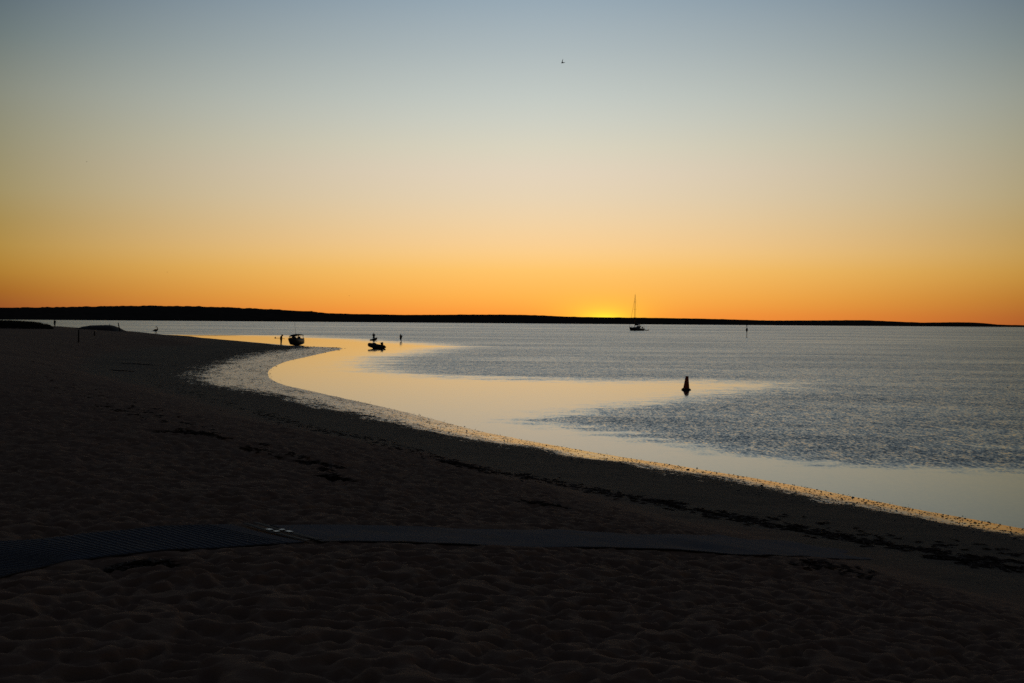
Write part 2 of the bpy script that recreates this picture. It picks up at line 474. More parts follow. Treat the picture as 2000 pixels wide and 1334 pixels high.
def ground_z(x, y):
    """height of the smooth beach at one spot"""
    z, *_ = base_height(np.array([x], float), np.array([y], float)); return float(z[0])
def mesh_z(x, y):
    """height of the finished sand surface (with its footprints) at one spot"""
    r = math.hypot(x, y + 15); a = math.atan2(x, y + 15)
    i = int(np.clip(np.searchsorted(rr, r) - 1, 0, len(rr) - 2)); j = int(np.clip(np.searchsorted(aa, a) - 1, 0, len(aa) - 2))
    fu = (r - rr[i]) / (rr[i + 1] - rr[i]); fv = (a - aa[j]) / (aa[j + 1] - aa[j])
    return float((GZ[i, j] * (1 - fv) + GZ[i, j + 1] * fv) * (1 - fu) + (GZ[i + 1, j] * (1 - fv) + GZ[i + 1, j + 1] * fv) * fu)
def on_sand(px, py, dmin=5.0, dmax=500.0):
    """first point of the beach surface seen through a pixel"""
    d = ray(px, py); y = dmin; prev = dmin
    while y < dmax:
        p = EYE + d * (y / d.y)
        if p.z < mesh_z(p.x, p.y):
            lo, hi_ = prev, y
            for _ in range(24):
                m_ = (lo + hi_) / 2; p = EYE + d * (m_ / d.y)
                if p.z < mesh_z(p.x, p.y): hi_ = m_
                else: lo = m_
            p = EYE + d * (hi_ / d.y); return Vector((p.x, p.y, mesh_z(p.x, p.y)))
        prev = y; y *= 1.012
    return None

# sand material: dry pinkish sand, damp foreshore, wet film on the flat
def sand_material():
    m, t, b = new_mat('beach_sand')
    co = t.node('ShaderNodeTexCoord').outputs['Object']
    def attr(n):
        a = t.node('ShaderNodeAttribute'); a.attribute_name = n; return a.outputs['Fac']
    wet, damp, film0 = attr('wet'), attr('damp'), attr('film')
    n1 = t.noise(co, 1.3, 5, 0.6); n2 = t.noise(co, 14.0, 4, 0.65); n3 = t.noise(co, 60.0, 2, 0.6)
    drycol = t.mix(n1, (0.175, 0.103, 0.067, 1), (0.270, 0.162, 0.108, 1))
    dampcol = t.mix(n2, (0.115, 0.084, 0.057, 1), (0.195, 0.143, 0.097, 1))
    c = t.mix(damp, drycol, dampcol)
    # shell grit and weed crumbs on the foreshore
    grit = t.maprange(t.noise(co, 22.0, 3, 0.7), 0.56, 0.64, 0.0, 1.0)
    c = t.mix(t.math('MULTIPLY', grit, damp), c, (0.022, 0.020, 0.018, 1))
    # the film of water left on the wet flat, broken up by coarse lumps
    inl = attr('inland')
    cs = t.sep(co); sc_ = t.comb(t.math('MULTIPLY', cs[0], 0.5), t.math('MULTIPLY', cs[1], 0.5), t.math('MULTIPLY', inl, 3.0))
    brk = t.noise(sc_, 1.6, 5, 0.7); brk2 = t.noise(co, 7.0, 4, 0.75)
    bsum = t.math('ADD', t.math('MULTIPLY', brk, 0.40), t.math('MULTIPLY', brk2, 0.60))
    thr = t.math('ADD', t.maprange(wet, 0.0, 1.0, 0.80, 0.425, False), t.math('MULTIPLY', t.math('SUBTRACT', t.noise(sc_, 0.35, 3, 0.5), 0.5), t.math('MULTIPLY', 0.26, t.math('SUBTRACT', 1.0, film0))))
    film = t.maprange(t.math('SUBTRACT', bsum, thr), -0.012, 0.018, 0.0, 1.0)
    film = t.math('MULTIPLY', film, t.maprange(wet, 0.02, 0.2, 0.0, 1.0))
    c = t.mix(film, c, (0.030, 0.027, 0.025, 1))
    t.set(b.inputs['Base Color'], c)
    rd = t.maprange(n3, 0.3, 0.7, 0.82, 0.98, False)
    rw = t.math('MULTIPLY', t.maprange(n2, 0.35, 0.65, 0.16, 0.34, False), t.maprange(film0, 0.0, 1.0, 1.0, 0.55, False))
    ro = t.math('ADD', t.math('MULTIPLY', rd, t.math('SUBTRACT', 1.0, film)), t.math('MULTIPLY', rw, film))
    t.set(b.inputs['Roughness'], ro)
    b.inputs['IOR'].default_value = 1.36
    t.set(b.inputs['Specular IOR Level'], t.math('MAXIMUM', t.math('MULTIPLY', film, 0.5), t.maprange(damp, 0.0, 1.0, 0.07, 0.12, False)))
    bn = t.node('ShaderNodeBump'); bn.inputs['Strength'].default_value = 0.7; bn.inputs['Distance'].default_value = 0.02
    t.set(bn.inputs['Height'], t.math('ADD', n2, t.math('MULTIPLY', n3, 0.4)))
    # on the film the relief is a gentle random slope
    nc = t.vmath('SUBTRACT', t.noise(co, 7.0, 3, 0.6, color=True), (0.5, 0.5, 0.5))
    nx, ny, _ = t.sep(nc)
    amp = t.maprange(film0, 0.0, 1.0, 0.50, 0.045, False)
    geo = t.node('ShaderNodeNewGeometry').outputs['Normal']
    fn = t.vmath('NORMALIZE', t.vmath('ADD', geo, t.comb(t.math('MULTIPLY', nx, amp), t.math('MULTIPLY', ny, amp), 0.0)))
    nn = t.node('ShaderNodeMix', data_type='VECTOR'); t.set(nn.inputs[0], film); t.set(nn.inputs[4], bn.outputs[0]); t.set(nn.inputs[5], fn)
    t.set(b.inputs['Normal'], t.vmath('NORMALIZE', nn.outputs[1]))
    return m
wetA = 1 - np.clip(((GS + fbm(GX * 0.9, GY * 0.9, 3) * 0.5) / GW - 0.45) / 1.05, 0, 1)
dampA = 1 - sstep(0.75, 1.15, (GS - GW + fbm(GX * 0.6, GY * 0.6, 3) * 1.5) / np.maximum(GL - GW, 1))
filmA = (1 - sstep(0.25, 0.7, GS / GW)) * (1 - sstep(45, 75, GY))       # smooth strip next to the water on the steeper near shore
beach = link('beach', grid_mesh('beach', GX, GY, GZ, {'wet': wetA, 'damp': dampA, 'film': filmA, 'inland': GS}), sand_material(), smooth=False)
tag(beach, kind='structure')

# ------------------------------------------------------------------ the sea
def sea_rows():
    out = [2.0]
    while out[-1] < 30: out.append(out[-1] + 2)
    y = 16.0
    while y < 900: out.append(15 + y); y *= 1.009
    while y < 90000: out.append(15 + y); y *= 1.12
    return np.array(out)
sr = sea_rows(); sa_ = np.concatenate([np.linspace(R(-75), R(-21), 30)[:-1], np.linspace(R(-21), R(21), 420), np.linspace(R(21), R(75), 30)[1:]])
A2, R2 = np.meshgrid(sa_, sr)
WX = R2 * np.sin(A2); WY = R2 * np.cos(A2) - 15.0
# wind-ruffled patches, outlined on the water
RIP = [(-900, 652), (0, 653), (300, 654), (540, 656.5), (640, 661), (720, 668), (800, 672), (850, 676), (800, 684), (730, 695), (690, 705), (676, 714), (700, 723), (760, 731), (850, 738),
       (1000, 744), (1200, 747), (1300, 748), (1380, 750), (1440, 753.5), (1400, 762), (1340, 771), (1250, 783), (1150, 795), (1060, 807), (985, 820), (1060, 831), (1200, 857),
       (1400, 885), (1600, 906), (1800, 918), (2000, 927), (2300, 938), (2900, 955)]
RW = [on_plane(x, y) for x, y in RIP]
chart = lambda x, y: np.stack([np.arctan2(x, y), 0.5 * np.log(np.hypot(x, y))], -1)
RC = chart(np.array([p.x for p in RW]), np.array([p.y for p in RW]))
RC = np.vstack([RC, [[RC[-1][0] + .3, 6.0], [RC[0][0] - .3, 6.0]]])
pts = chart(WX, np.maximum(WY, 1.0)).reshape(-1, 2)
Aq, Bq = RC, np.roll(RC, -1, 0)
dd = np.empty(len(pts)); inn = np.zeros(len(pts), bool)
dv = Bq - Aq; L2q = (dv ** 2).sum(1)
for i in range(0, len(pts), 40000):
    p = pts[i:i + 40000, None, :]
    t_ = np.clip(((p - Aq) * dv).sum(-1) / L2q, 0, 1)
    dd[i:i + 40000] = np.sqrt((((p - Aq) - t_[..., None] * dv) ** 2).sum(-1)).min(1)
for (x0, y0), (x1, y1) in zip(Aq, Bq):
    if y0 == y1: continue
    inn ^= ((y0 > pts[:, 1]) != (y1 > pts[:, 1])) & (pts[:, 0] < (x1 - x0) * (pts[:, 1] - y0) / (y1 - y0) + x0)
sd = np.where(inn, dd, -dd).reshape(WX.shape)
az2 = np.arctan2(WX, np.maximum(WY, 1)); ld = np.log(np.hypot(WX, WY) + 1)
streak = fbm(az2 * 14, ld * 42, 4) * 0.022 + fbm(az2 * 60, ld * 120, 3) * 0.014
tip = chart(np.array([on_plane(1440, 753.5).x]), np.array([on_plane(1440, 753.5).y]))[0]
td = np.hypot(*(chart(WX, np.maximum(WY, 1.0)) - tip).transpose(2, 0, 1))
soft = 0.036 + 0.026 * np.exp(-(td / 0.10) ** 2)
rip = sstep(0, 1, (sd + streak + soft) / (2.6 * soft))
# within the ruffled water: gusts and lulls
gust = 0.88 + 0.32 * fbm(az2 * 9 + 4, ld * 22, 4)
ripA = rip * np.clip(gust, 0.35, 1.2)
# shallows behind the bar stay half smooth
sea_me = grid_mesh('sea', WX, WY, np.zeros_like(WX), {'ripple': ripA})
def water_material():
    m, t, b = new_mat('sea_water')
    co = t.node('ShaderNodeTexCoord').outputs['Object']
    a = t.node('ShaderNodeAttribute'); a.attribute_name = 'ripple'; rp = a.outputs['Fac']
    grain = t.math('SUBTRACT', t.noise(co, 0.8, 4, 0.65), 0.5)
    rp = t.math('MULTIPLY', rp, t.maprange(t.math('ADD', t.math('MULTIPLY', rp, 1.35), t.math('MULTIPLY', grain, 2.2)), 0.0, 1.0, 0.0, 1.0))
    mp = t.node('ShaderNodeMapping'); t.set(mp.inputs[0], co); mp.inputs['Scale'].default_value = (1.0, 0.33, 1.0); mp.inputs['Rotation'].default_value = (0, 0, 0.12)
    n = t.vmath('SUBTRACT', t.noise(mp.outputs[0], 12.5, 3, 0.62, color=True), (0.5, 0.5, 0.5))
    n2 = t.vmath('SUBTRACT', t.noise(mp.outputs[0], 2.6, 2, 0.5, color=True), (0.5, 0.5, 0.5))
    n = t.vmath('ADD', n, t.vmath('SCALE', n2, scale=0.28))
    nx, ny, _ = t.sep(n)
    amp = t.math('ADD', t.math('MULTIPLY', rp, 0.60), 0.012)
    nv = t.vmath('NORMALIZE', t.comb(t.math('MULTIPLY', nx, amp), t.math('SUBTRACT', t.math('MULTIPLY', ny, amp), t.math('ADD', t.math('MULTIPLY', rp, 0.08), 0.010)), 1.0))
    t.set(b.inputs['Normal'], nv)
    b.inputs['Base Color'].default_value = (0.026, 0.024, 0.016, 1)
    t.set(b.inputs['Roughness'], t.math('ADD', t.math('MULTIPLY', rp, 0.13), 0.07))
    b.inputs['IOR'].default_value = 1.333
    b.inputs['Specular IOR Level'].default_value = 0.5
    return m
sea = link('sea', sea_me, water_material(), smooth=False)
tag(sea, kind='structure')

# low sandbars that just break the surface
def sandbar(px0, px1, py, th, hgt):
    a = on_plane(px0, py); b_ = on_plane(px1, py + 0.2); c = (a + b_) / 2
    ln = (b_ - a).length / 2; n = 40; vs_, fs_ = [], []
    dirv = (b_ - a).normalized(); nrm = Vector((-dirv.y, dirv.x, 0))
    me = MB(); rings = []
    for i in range(n + 1):
        u = -1 + 2 * i / n; wv_ = th * math.sqrt(max(0.0, 1 - u * u)) * (0.8 + 0.5 * random.random()) + 0.05
        h_ = hgt * (1 - u * u) * (0.7 + 0.5 * random.random()) + 0.004
        p = c + dirv * (u * ln)
        rings.append([p + nrm * (-wv_) - Vector((0, 0, .1)), p + nrm * (-wv_ * .5) + Vector((0, 0, h_ * .8)), p + Vector((0, 0, h_)), p + nrm * (wv_ * .5) + Vector((0, 0, h_ * .7)), p + nrm * wv_ - Vector((0, 0, .1))])
    me.loft(rings, closed=False, caps=False)
    o = me.build('sandbar', plain('sandbar_sand', (0.06, 0.05, 0.042), 0.8)); tag(o, kind='structure'); return o
sandbar(346, 478, 655.6, 2.2, 0.07)
sandbar(628, 668, 678.6, 0.9, 0.03)
sandbar(556, 604, 675.4, 0.5, 0.03)

# ------------------------------------------------------------------ far shore: low scrub-covered hills across the bay
RIDGE = [(-500, 607), (-250, 603), (0, 601), (100, 600), (200, 598.3), (300, 597), (400, 598.8), (500, 602.8), (560, 605.5), (600, 608), (640, 611.5), (700, 613.4), (800, 615), (900, 614.3), (1000, 614.4),
         (1060, 616), (1100, 618), (1160, 619.6), (1200, 620), (1300, 621), (1400, 623), (1500, 626), (1580, 625.8), (1690, 625.2), (1750, 628), (1800, 630), (1880, 629.3), (1910, 630.2), (1950, 634), (2000, 635.3), (2100, 636), (2300, 640.5)]
rp_ = np.array(RIDGE, float)
def hill_mesh():
    D0 = 8000.0; n = 900
    pxs = np.linspace(-500, 2300, n)
    tops = np.interp(pxs, rp_[:, 0], rp_[:, 1])
    k = np.array([1, 3, 5, 3, 1.]); k /= k.sum()
    tops = np.convolve(np.pad(tops, 2, 'edge'), k, 'valid')
    rows = [0, .04, .1, .2, .35, .5, .65, .8, .92, 1.0, 1.06, 1.2, 1.5]
    prof = [-.02, .10, .16, .24, .40, .58, .74, .88, .97, 1.0, .97, .8, .0]
    XX = np.zeros((len(rows), n)); YY = XX.copy(); ZZ = XX.copy()
    for i, px in enumerate(pxs):
        d = ray(px, float(tops[i])); D = D0 + 350 * math.sin(px * 0.004) + (200 if px > 1700 else 0)
        depth = 1500.0
        topp = EYE + d * ((D + depth) / d.y)
        H = max(topp.z, 2.0)
        for j, (a_, b_) in enumerate(zip(rows, prof)):
            y = D + depth * a_; XX[j, i] = d.x / d.y * y; YY[j, i] = y; ZZ[j, i] = H * b_ - (3 if j == 0 else 0)
    nz = fbm(XX * 0.035, YY * 0.02, 4)
    amp = 7.0 * np.interp(pxs, [-500, 500, 700, 2300], [1, 1, .35, .25])
    for j in range(2, len(rows) - 1): ZZ[j] += np.maximum(nz[j], -0.2) * amp * (1 if j >= 8 else 2)
    return grid_mesh('hills', XX, YY, ZZ, {})
hills = link('hills', hill_mesh(), plain('hill_scrub', (0.05, 0.04, 0.033), 1.0, scale=0.01, spec=0.0), smooth=False)
tag(hills, kind='structure')
def clump_tree(px, top, base, wpx, label):
    """a single dense tree on the skyline of the far hill"""
    p = at_depth(px, top, 9480.0); q = at_depth(px, base, 9480.0)
    e = empty('skyline_tree', (q.x, q.y, q.z - 6), 0, label, 'tree', None)
    hgt = p.z - q.z + 6; wid = wpx * 9480 / FPX / 2
    MB().tube([(0, 0, -8), (0, 0, hgt * .5), (wid * .2, 0, hgt * .75)], [1.2, .9, .4], 8).build('trunk', 'timber', e)
    vs_, fs_ = [], []
    for i in range(900):
        u, v, w_ = rng.normal(0, .42, 3); c = Vector((u * wid, v * wid, hgt * .62 + w_ * hgt * .36))
        if c.z > hgt: c.z = hgt - random.random() * 2
        s_ = 1.4; k = len(vs_)
        for _ in range(4): vs_.append(c + Vector(rng.normal(0, s_, 3)))
        fs_.append((k, k + 1, k + 2, k + 3))
    MB().add(vs_, fs_).build('crown', 'grass', e, smooth=False)
clump_tree(607.5, 607.6, 610.5, 9, 'dark bushy tree standing up from the ridge of the far hills')

# ------------------------------------------------------------------ left end of the beach: mound, scrub, posts
def mound():
    c = at_depth(195, 648, 262.0); n, m_ = 60, 16
    half = 47 * 262 / FPX; z0 = ground_z(c.x, c.y)
    XX = np.zeros((m_, n)); YY = XX.copy(); ZZ = XX.copy()
    top = np.interp(np.linspace(0, 1, n), [0, .06, .15, .3, .5, .72, .8, .88, .94, 1], [0, .45, .68, .88, 1.0, .98, .78, .55, .28, 0])
    for i in range(n):
        for j in range(m_):
            v = -1 + 2 * j / (m_ - 1); XX[j, i] = c.x + (-1 + 2 * i / (n - 1)) * half; YY[j, i] = c.y + v * 4.0
            ZZ[j, i] = z0 - .25 + 1.2 * top[i] * max(0, 1 - v * v) ** .7
    ZZ += fbm(XX * .9, YY * .9, 3) * .10
    o = link('sand_mound', grid_mesh('sand_mound', XX, YY, ZZ, {}), plain('mound_sand', (0.05, 0.036, 0.028), 0.95, scale=1.2, bump=.5), smooth=False)
    tag(o, kind='structure')
    return c, z0
mc, mz = mound()

def post(px, py_top, py_bot, dist, r, name, label, lean=0.0, group=None):
    b_ = at_depth(px, py_bot, dist); g_ = mesh_z(b_.x, b_.y)
    hgt = (py_bot - py_top) * dist / FPX
    e = MB()
    pts_, rad = [], []
    for i in range(7):
        u = i / 6; pts_.append((lean * ((hgt + 1.0) * u - 1.0) + random.uniform(-.1, .1) * r, random.uniform(-.1, .1) * r, -1.0 + (hgt + 1.0) * u)); rad.append(r * (1.05 - .15 * u + random.uniform(-.05, .05)))
    e.tube(pts_, rad, 9)
    o = e.build(name, 'timber'); o.location = b_; tag(o, label, 'post', group); return o
def sand_depth(px, py, default):
    p = on_sand(px, py); return p.y if p else default
post(153.5, 645, 669, sand_depth(153.5, 669, 160), .085, 'timber_post', 'tall upright timber post in the sand below the dark mound')
post(184.5, 648, 655.5, sand_depth(184.5, 656, 200), .09, 'post_stump', 'short timber stump on the sand in front of the dark mound')
post(233.5, 631, 643.5, 257, .10, 'leaning_post', 'leaning timber post at the right end of the dark mound', lean=-.22)
post(213.5, 633, 637.5, 262, .05, 'post_stump', 'tiny stub of post on top of the dark mound', lean=.1)

def scrub():
    vs_, fs_ = [], []
    for i in range(15000):
        px = random.uniform(-60, 104); D = random.uniform(255, 300)
        lim = np.interp(px, [-60, 0, 30, 60, 78, 86, 92, 98, 104], [622.5, 623.5, 624.6, 626.5, 628.5, 632.0, 631.6, 634.5, 641])
        p = at_depth(px, 646, D); zt = at_depth(px, lim, D).z; zg = mesh_z(p.x, p.y) - .15
        if zt < zg + .1: zt = zg + .15
        zz = zg + (zt - zg) * random.random() ** .4 * random.uniform(.85, 1.0)
        a = random.uniform(0, 6.28); l_ = random.uniform(.25, .6)
        b0 = Vector((p.x, p.y, zz - l_)); tip = Vector((p.x + math.cos(a) * l_ * .6, p.y + math.sin(a) * l_ * .6, zz + random.random() * .12))
        sd_ = Vector((-math.sin(a), math.cos(a), 0)) * random.uniform(.03, .07); k = len(vs_)
        vs_ += [b0 - sd_, b0 + sd_, tip]; fs_.append((k, k + 1, k + 2))
    o = MB().add(vs_, fs_).build('dune_scrub', 'grass', smooth=False)
    tag(o, 'dark bushy grass and scrub covering the dune at the far left', 'scrub', kind='stuff')
scrub()

# ------------------------------------------------------------------ seaweed and stones along the tide lines
def scatter_px(line, n, spread_px, prof=None):
    ln = np.array(line, float); seg = np.r_[0, np.cumsum(np.hypot(*np.diff(ln, axis=0).T))]
    for _ in range(n):
        u = random.random() * seg[-1]
        x = np.interp(u, seg, ln[:, 0]); y = np.interp(u, seg, ln[:, 1])
        yield x + random.gauss(0, 14), y + random.gauss(0, spread_px)
def weed_tuft(vs_, fs_, p, size, n, hgt):
    for i in range(n):
        a = random.uniform(0, 6.28); r_ = size * math.sqrt(random.random()); c = Vector((p.x + r_ * math.cos(a), p.y + r_ * math.sin(a) * .7, 0))
        c.z = mesh_z(c.x, c.y) + random.random() * hgt * (1 - r_ / size * .8)
        b_ = random.uniform(0, 3.14); l_ = random.uniform(.05, .16); wd_ = random.uniform(.012, .03)
        d1 = Vector((math.cos(b_), math.sin(b_), random.uniform(-.15, .25))) * l_; d2 = Vector((-math.sin(b_), math.cos(b_), random.uniform(-.5, .5))) * wd_
        k = len(vs_); up_ = Vector((0, 0, .012))
        vs_ += [c - d1 - d2 * .4, c - d2 + up_, c + d1 + d2 * .2, c + d2 + up_]
        fs_.append((k, k + 1, k + 2, k + 3))
CLUMPS = [((884, 905), .55, .10, 'long low heap of dark seaweed on the middle of the weed line'),
          ((610, 906), .45, .08, 'dark seaweed heap on the dry sand left of the weed line heap'),
          ((642, 931), .35, .06, 'small dark seaweed patch just below the left seaweed heap'),
          ((1050, 986), .42, .08, 'dark seaweed clump just above the middle of the beach mat'),
          ((1835, 1091), .36, .12, 'dark seaweed clump at the far right end of the beach mat'),
          ((262, 711), 1.6, .18, 'broad dark seaweed patch on the upper beach left of the bay'),
          ((232, 724), 1.0, .10, 'thin dark seaweed streak below the broad patch left of the bay'),
          ((255, 1105), .30, .05, 'flat dark seaweed scrap below the left half of the beach mat'),
          ((1290, 980), .40, .07, 'dark seaweed clump beside the weed line right of the middle'),
          ((345, 845), .7, .10, 'dark seaweed heap on the left sand below the second weed line')]
for (px, py), size, hgt, lab in CLUMPS:
    p = on_sand(px, py)
    if p is None: continue
    vs_, fs_ = [], []; weed_tuft(vs_, fs_, p, size * .7, 120, hgt * .5)
    weed_tuft(vs_, fs_, p + Vector((size * .8, -size * .2, 0)), size * .5, 70, hgt * .4)
    o = MB().add([Vector(v) - p for v in vs_], fs_).build('seaweed_clump', 'weed', smooth=False); o.location = p
    tag(o, lab, 'seaweed', 'seaweed clumps on the sand')
vs_, fs_ = [], []
LINES = [([(2000, 1100), (1850, 1083), (1700, 1060), (1560, 1035), (1420, 1008), (1300, 985), (1200, 965), (1100, 946), (1000, 928), (900, 908), (800, 880), (700, 853), (600, 836), (520, 812), (430, 785), (350, 758), (290, 738)], 620, 2.2),
         ([(1780, 1075), (1650, 1050), (1560, 1035), (1450, 1016), (1380, 1003)], 120, 3.5),
         ([(480, 874), (560, 892), (620, 905), (660, 925)], 45, 5), ([(230, 790), (300, 812), (370, 838), (450, 862)], 60, 6),
         ([(1500, 1098), (1620, 1108), (1700, 1120)], 30, 7), ([(1880, 1098), (2000, 1112)], 60, 4),
         ([(1500, 1010), (1600, 1030), (1800, 1060), (2000, 1085)], 40, 6), ([(60, 690), (150, 680), (260, 668), (330, 659)], 80, 3), ([(70, 720), (150, 760), (240, 800)], 50, 12)]
for ln, n, sp in LINES:
    for x, y in scatter_px(ln, n, sp):
        p = on_sand(x, y)
        if p is None or p.y > 260: continue
        k = max(.12, p.y * .006); weed_tuft(vs_, fs_, p, random.uniform(.3, 1.5) * k * .5, 3, .012)
o = MB().add(vs_, fs_).build('seaweed_wrack', 'weed', smooth=False)
tag(o, 'dark broken seaweed strewn along the tide lines of the sand', 'seaweed', kind='stuff')

def stones():
    bm = bmesh.new(); bmesh.ops.create_icosphere(bm, subdivisions=1, radius=1); bm.verts.ensure_lookup_table()
    bv = np.array([v.co[:] for v in bm.verts]); bf = [tuple(v.index for v in f.verts) for f in bm.faces]; bm.free()
    V, F = [], []; k = 0
    segs = SHORE[:, :4]
    cum = np.r_[0, np.cumsum(np.hypot(np.diff(segs[:, 0]), np.diff(segs[:, 1])))]
    i0 = np.argmin(np.abs(segs[:, 1] - 24)); i1 = np.argmin(np.abs(segs[:, 1] - 235) + (segs[:, 0] > 0) * 999)
    for _ in range(10000):
        u = cum[i0] + (cum[i1] - cum[i0]) * random.random() ** 1.6
        x = np.interp(u, cum, segs[:, 0]); y = np.interp(u, cum, segs[:, 1]); w_ = np.interp(u, cum, segs[:, 2])
        j = min(np.searchsorted(cum, u), len(segs) - 1); t_ = segs[j, :2] - segs[j - 1, :2]; t_ /= np.hypot(*t_)
        inl = np.array([-t_[1], t_[0]])
        s_ = random.uniform(-.15, 1.25) * w_
        x, y = x + inl[0] * s_, y + inl[1] * s_
        r_ = random.uniform(.006, .019) * (1.9 if random.random() < .05 else 1) * max(1, y / 75)
        z = mesh_z(x, y)
        if z < -.04 or (y > 75 and random.random() < .35): continue
        q = bv * (1 + rng.normal(0, .12, (len(bv), 1))) * np.array([r_ * random.uniform(.8, 1.7), r_ * random.uniform(.8, 1.3), r_ * random.uniform(.45, .8)])
        V.append(q + (x, y, z + r_ * .12)); F += [tuple(i + k for i in f) for f in bf]; k += len(bv)
    o = MB().add(np.vstack(V).tolist(), F).build('shell_pebbles', 'pebble')
    tag(o, 'small dark shells and pebbles scattered over the wet flat', 'pebbles', kind='stuff')
stones()

# ------------------------------------------------------------------ the roll-out beach mat
def mat_material(name, c1, c2, sandy):
    m, t, b = new_mat(name)
    co = t.node('ShaderNodeTexCoord').outputs['Object']
    n = t.noise(co, 2.2, 5, 0.65); n2 = t.noise(co, 30.0, 3, 0.6)
    c = t.mix(n2, (*c1, 1), (*c2, 1))
    dust = t.maprange(n, 0.62 - sandy * .35, 0.80 - sandy * .25, 0.0, 0.85)
    t.set(b.inputs['Base Color'], t.mix(dust, c, (0.15, 0.118, 0.10, 1)))
    b.inputs['Roughness'].default_value = 0.95; b.inputs['Specular IOR Level'].default_value = 0.05
    bn = t.node('ShaderNodeBump'); bn.inputs['Strength'].default_value = 0.5; bn.inputs['Distance'].default_value = 0.01
    t.set(bn.inputs['Height'], n2); t.set(b.inputs['Normal'], bn.outputs[0])
    return m
M['mat_blue'] = mat_material('blue_mat_weave', (0.066, 0.068, 0.084), (0.090, 0.092, 0.108), .3)
M['mat_grey'] = mat_material('sanded_blue_mat_weave', (0.090, 0.092, 0.106), (0.118, 0.116, 0.128), .42)
M['mat_rib'] = plain('mat_rib', (0.088, 0.09, 0.108), .8)
def beach_mat():
    cl = MAT_C[:, :2]; seg = np.r_[0, np.cumsum(np.hypot(*np.diff(cl, axis=0).T))]
    N = int(seg[-1] / .08); HW = .76
    us = np.linspace(0, seg[-1], N)
    cx = np.interp(us, seg, cl[:, 0]); cy = np.interp(us, seg, cl[:, 1])
    tx = np.gradient(cx); ty = np.gradient(cy); l_ = np.hypot(tx, ty); nx, ny = -ty / l_, tx / l_
    vv = np.linspace(-1, 1, 19)
    PX = cx[:, None] + nx[:, None] * vv * HW; PY = cy[:, None] + ny[:, None] * vv * HW
    PZ, *_ = base_height(PX, PY)
    PZ = PZ + .016 + fbm(PX * 1.3, PY * 1.3, 3) * .018
    edge = np.abs(vv) > .93; PZ[:, edge] += fbm(PX[:, edge] * 1.1 + 9, PY[:, edge] * 1.1, 2) * .02
    fade = np.clip((us - seg[-1] + 1.6) / 1.6, 0, 1)[:, None]; PZ -= fade * .075
    p0 = on_sand(540, 1043.5)
    js = int(np.argmin(np.hypot(cx - p0.x, cy - p0.y)))
    base = Vector((cx[js], cy[js], PZ[js, 9]))
    root = empty('beach_mat', base, 0, 'long blue roll-out beach mat lying across the dark sand', 'mat')
    def section(a, b_, mat, lab):
        up_ = np.stack([PX[a:b_], PY[a:b_], PZ[a:b_]], -1) - np.array(base); lo_ = up_ - (0, 0, .012); rings = []
        for i in range(b_ - a): rings.append([Vector(q) for q in up_[i]] + [Vector(q) for q in lo_[i][::-1]])
        o = MB().loft(rings).build('mat_section', mat, root, smooth=False); o['label'] = lab; return o
    left = section(0, js - 1, 'mat_blue', 'blue ribbed left section of the mat')
    right = section(js + 2, N, 'mat_grey', 'sand-dusted right section of the mat')
    def cross(i, off, wdt, hgt, vr=(0, 19)):
        pts_ = [Vector((PX[i, k] + tx[i] / l_[i] * off, PY[i, k] + ty[i] / l_[i] * off, PZ[i, k] + hgt)) - base for k in range(vr[0], vr[1], 2)]
        t_ = Vector((tx[i] / l_[i], ty[i] / l_[i], 0)) * wdt
        return MB().loft([[p - t_, p - t_ * .6 + Vector((0, 0, .006)), p + t_ * .6 + Vector((0, 0, .006)), p + t_] for p in pts_])
    for i in range(1, js - 4):
        cross(i, 0, .006, .002).build('rib', 'mat_rib', left, smooth=False)
    for off, i in ((-.05, js), (.075, js)):
        cross(i, off, .035, .010).build('seam_strap', 'webbing', root, smooth=False)
    t_ = Vector((tx[js] / l_[js], ty[js] / l_[js], 0))
    for k, off in ((11, -.04), (9, -.04), (10, .065), (8, .065)):
        c = Vector((PX[js, k], PY[js, k], PZ[js, k])) - base + t_ * off + Vector((0, 0, .024))
        a_ = math.atan2(t_.y, t_.x)
        MB().box(c, (.055, .10 if k in (11, 8) else .07, .008), (0, random.uniform(-.1, .1), a_)).build('joining_plate', 'plate', root, smooth=False, bevel=.002)
beach_mat()

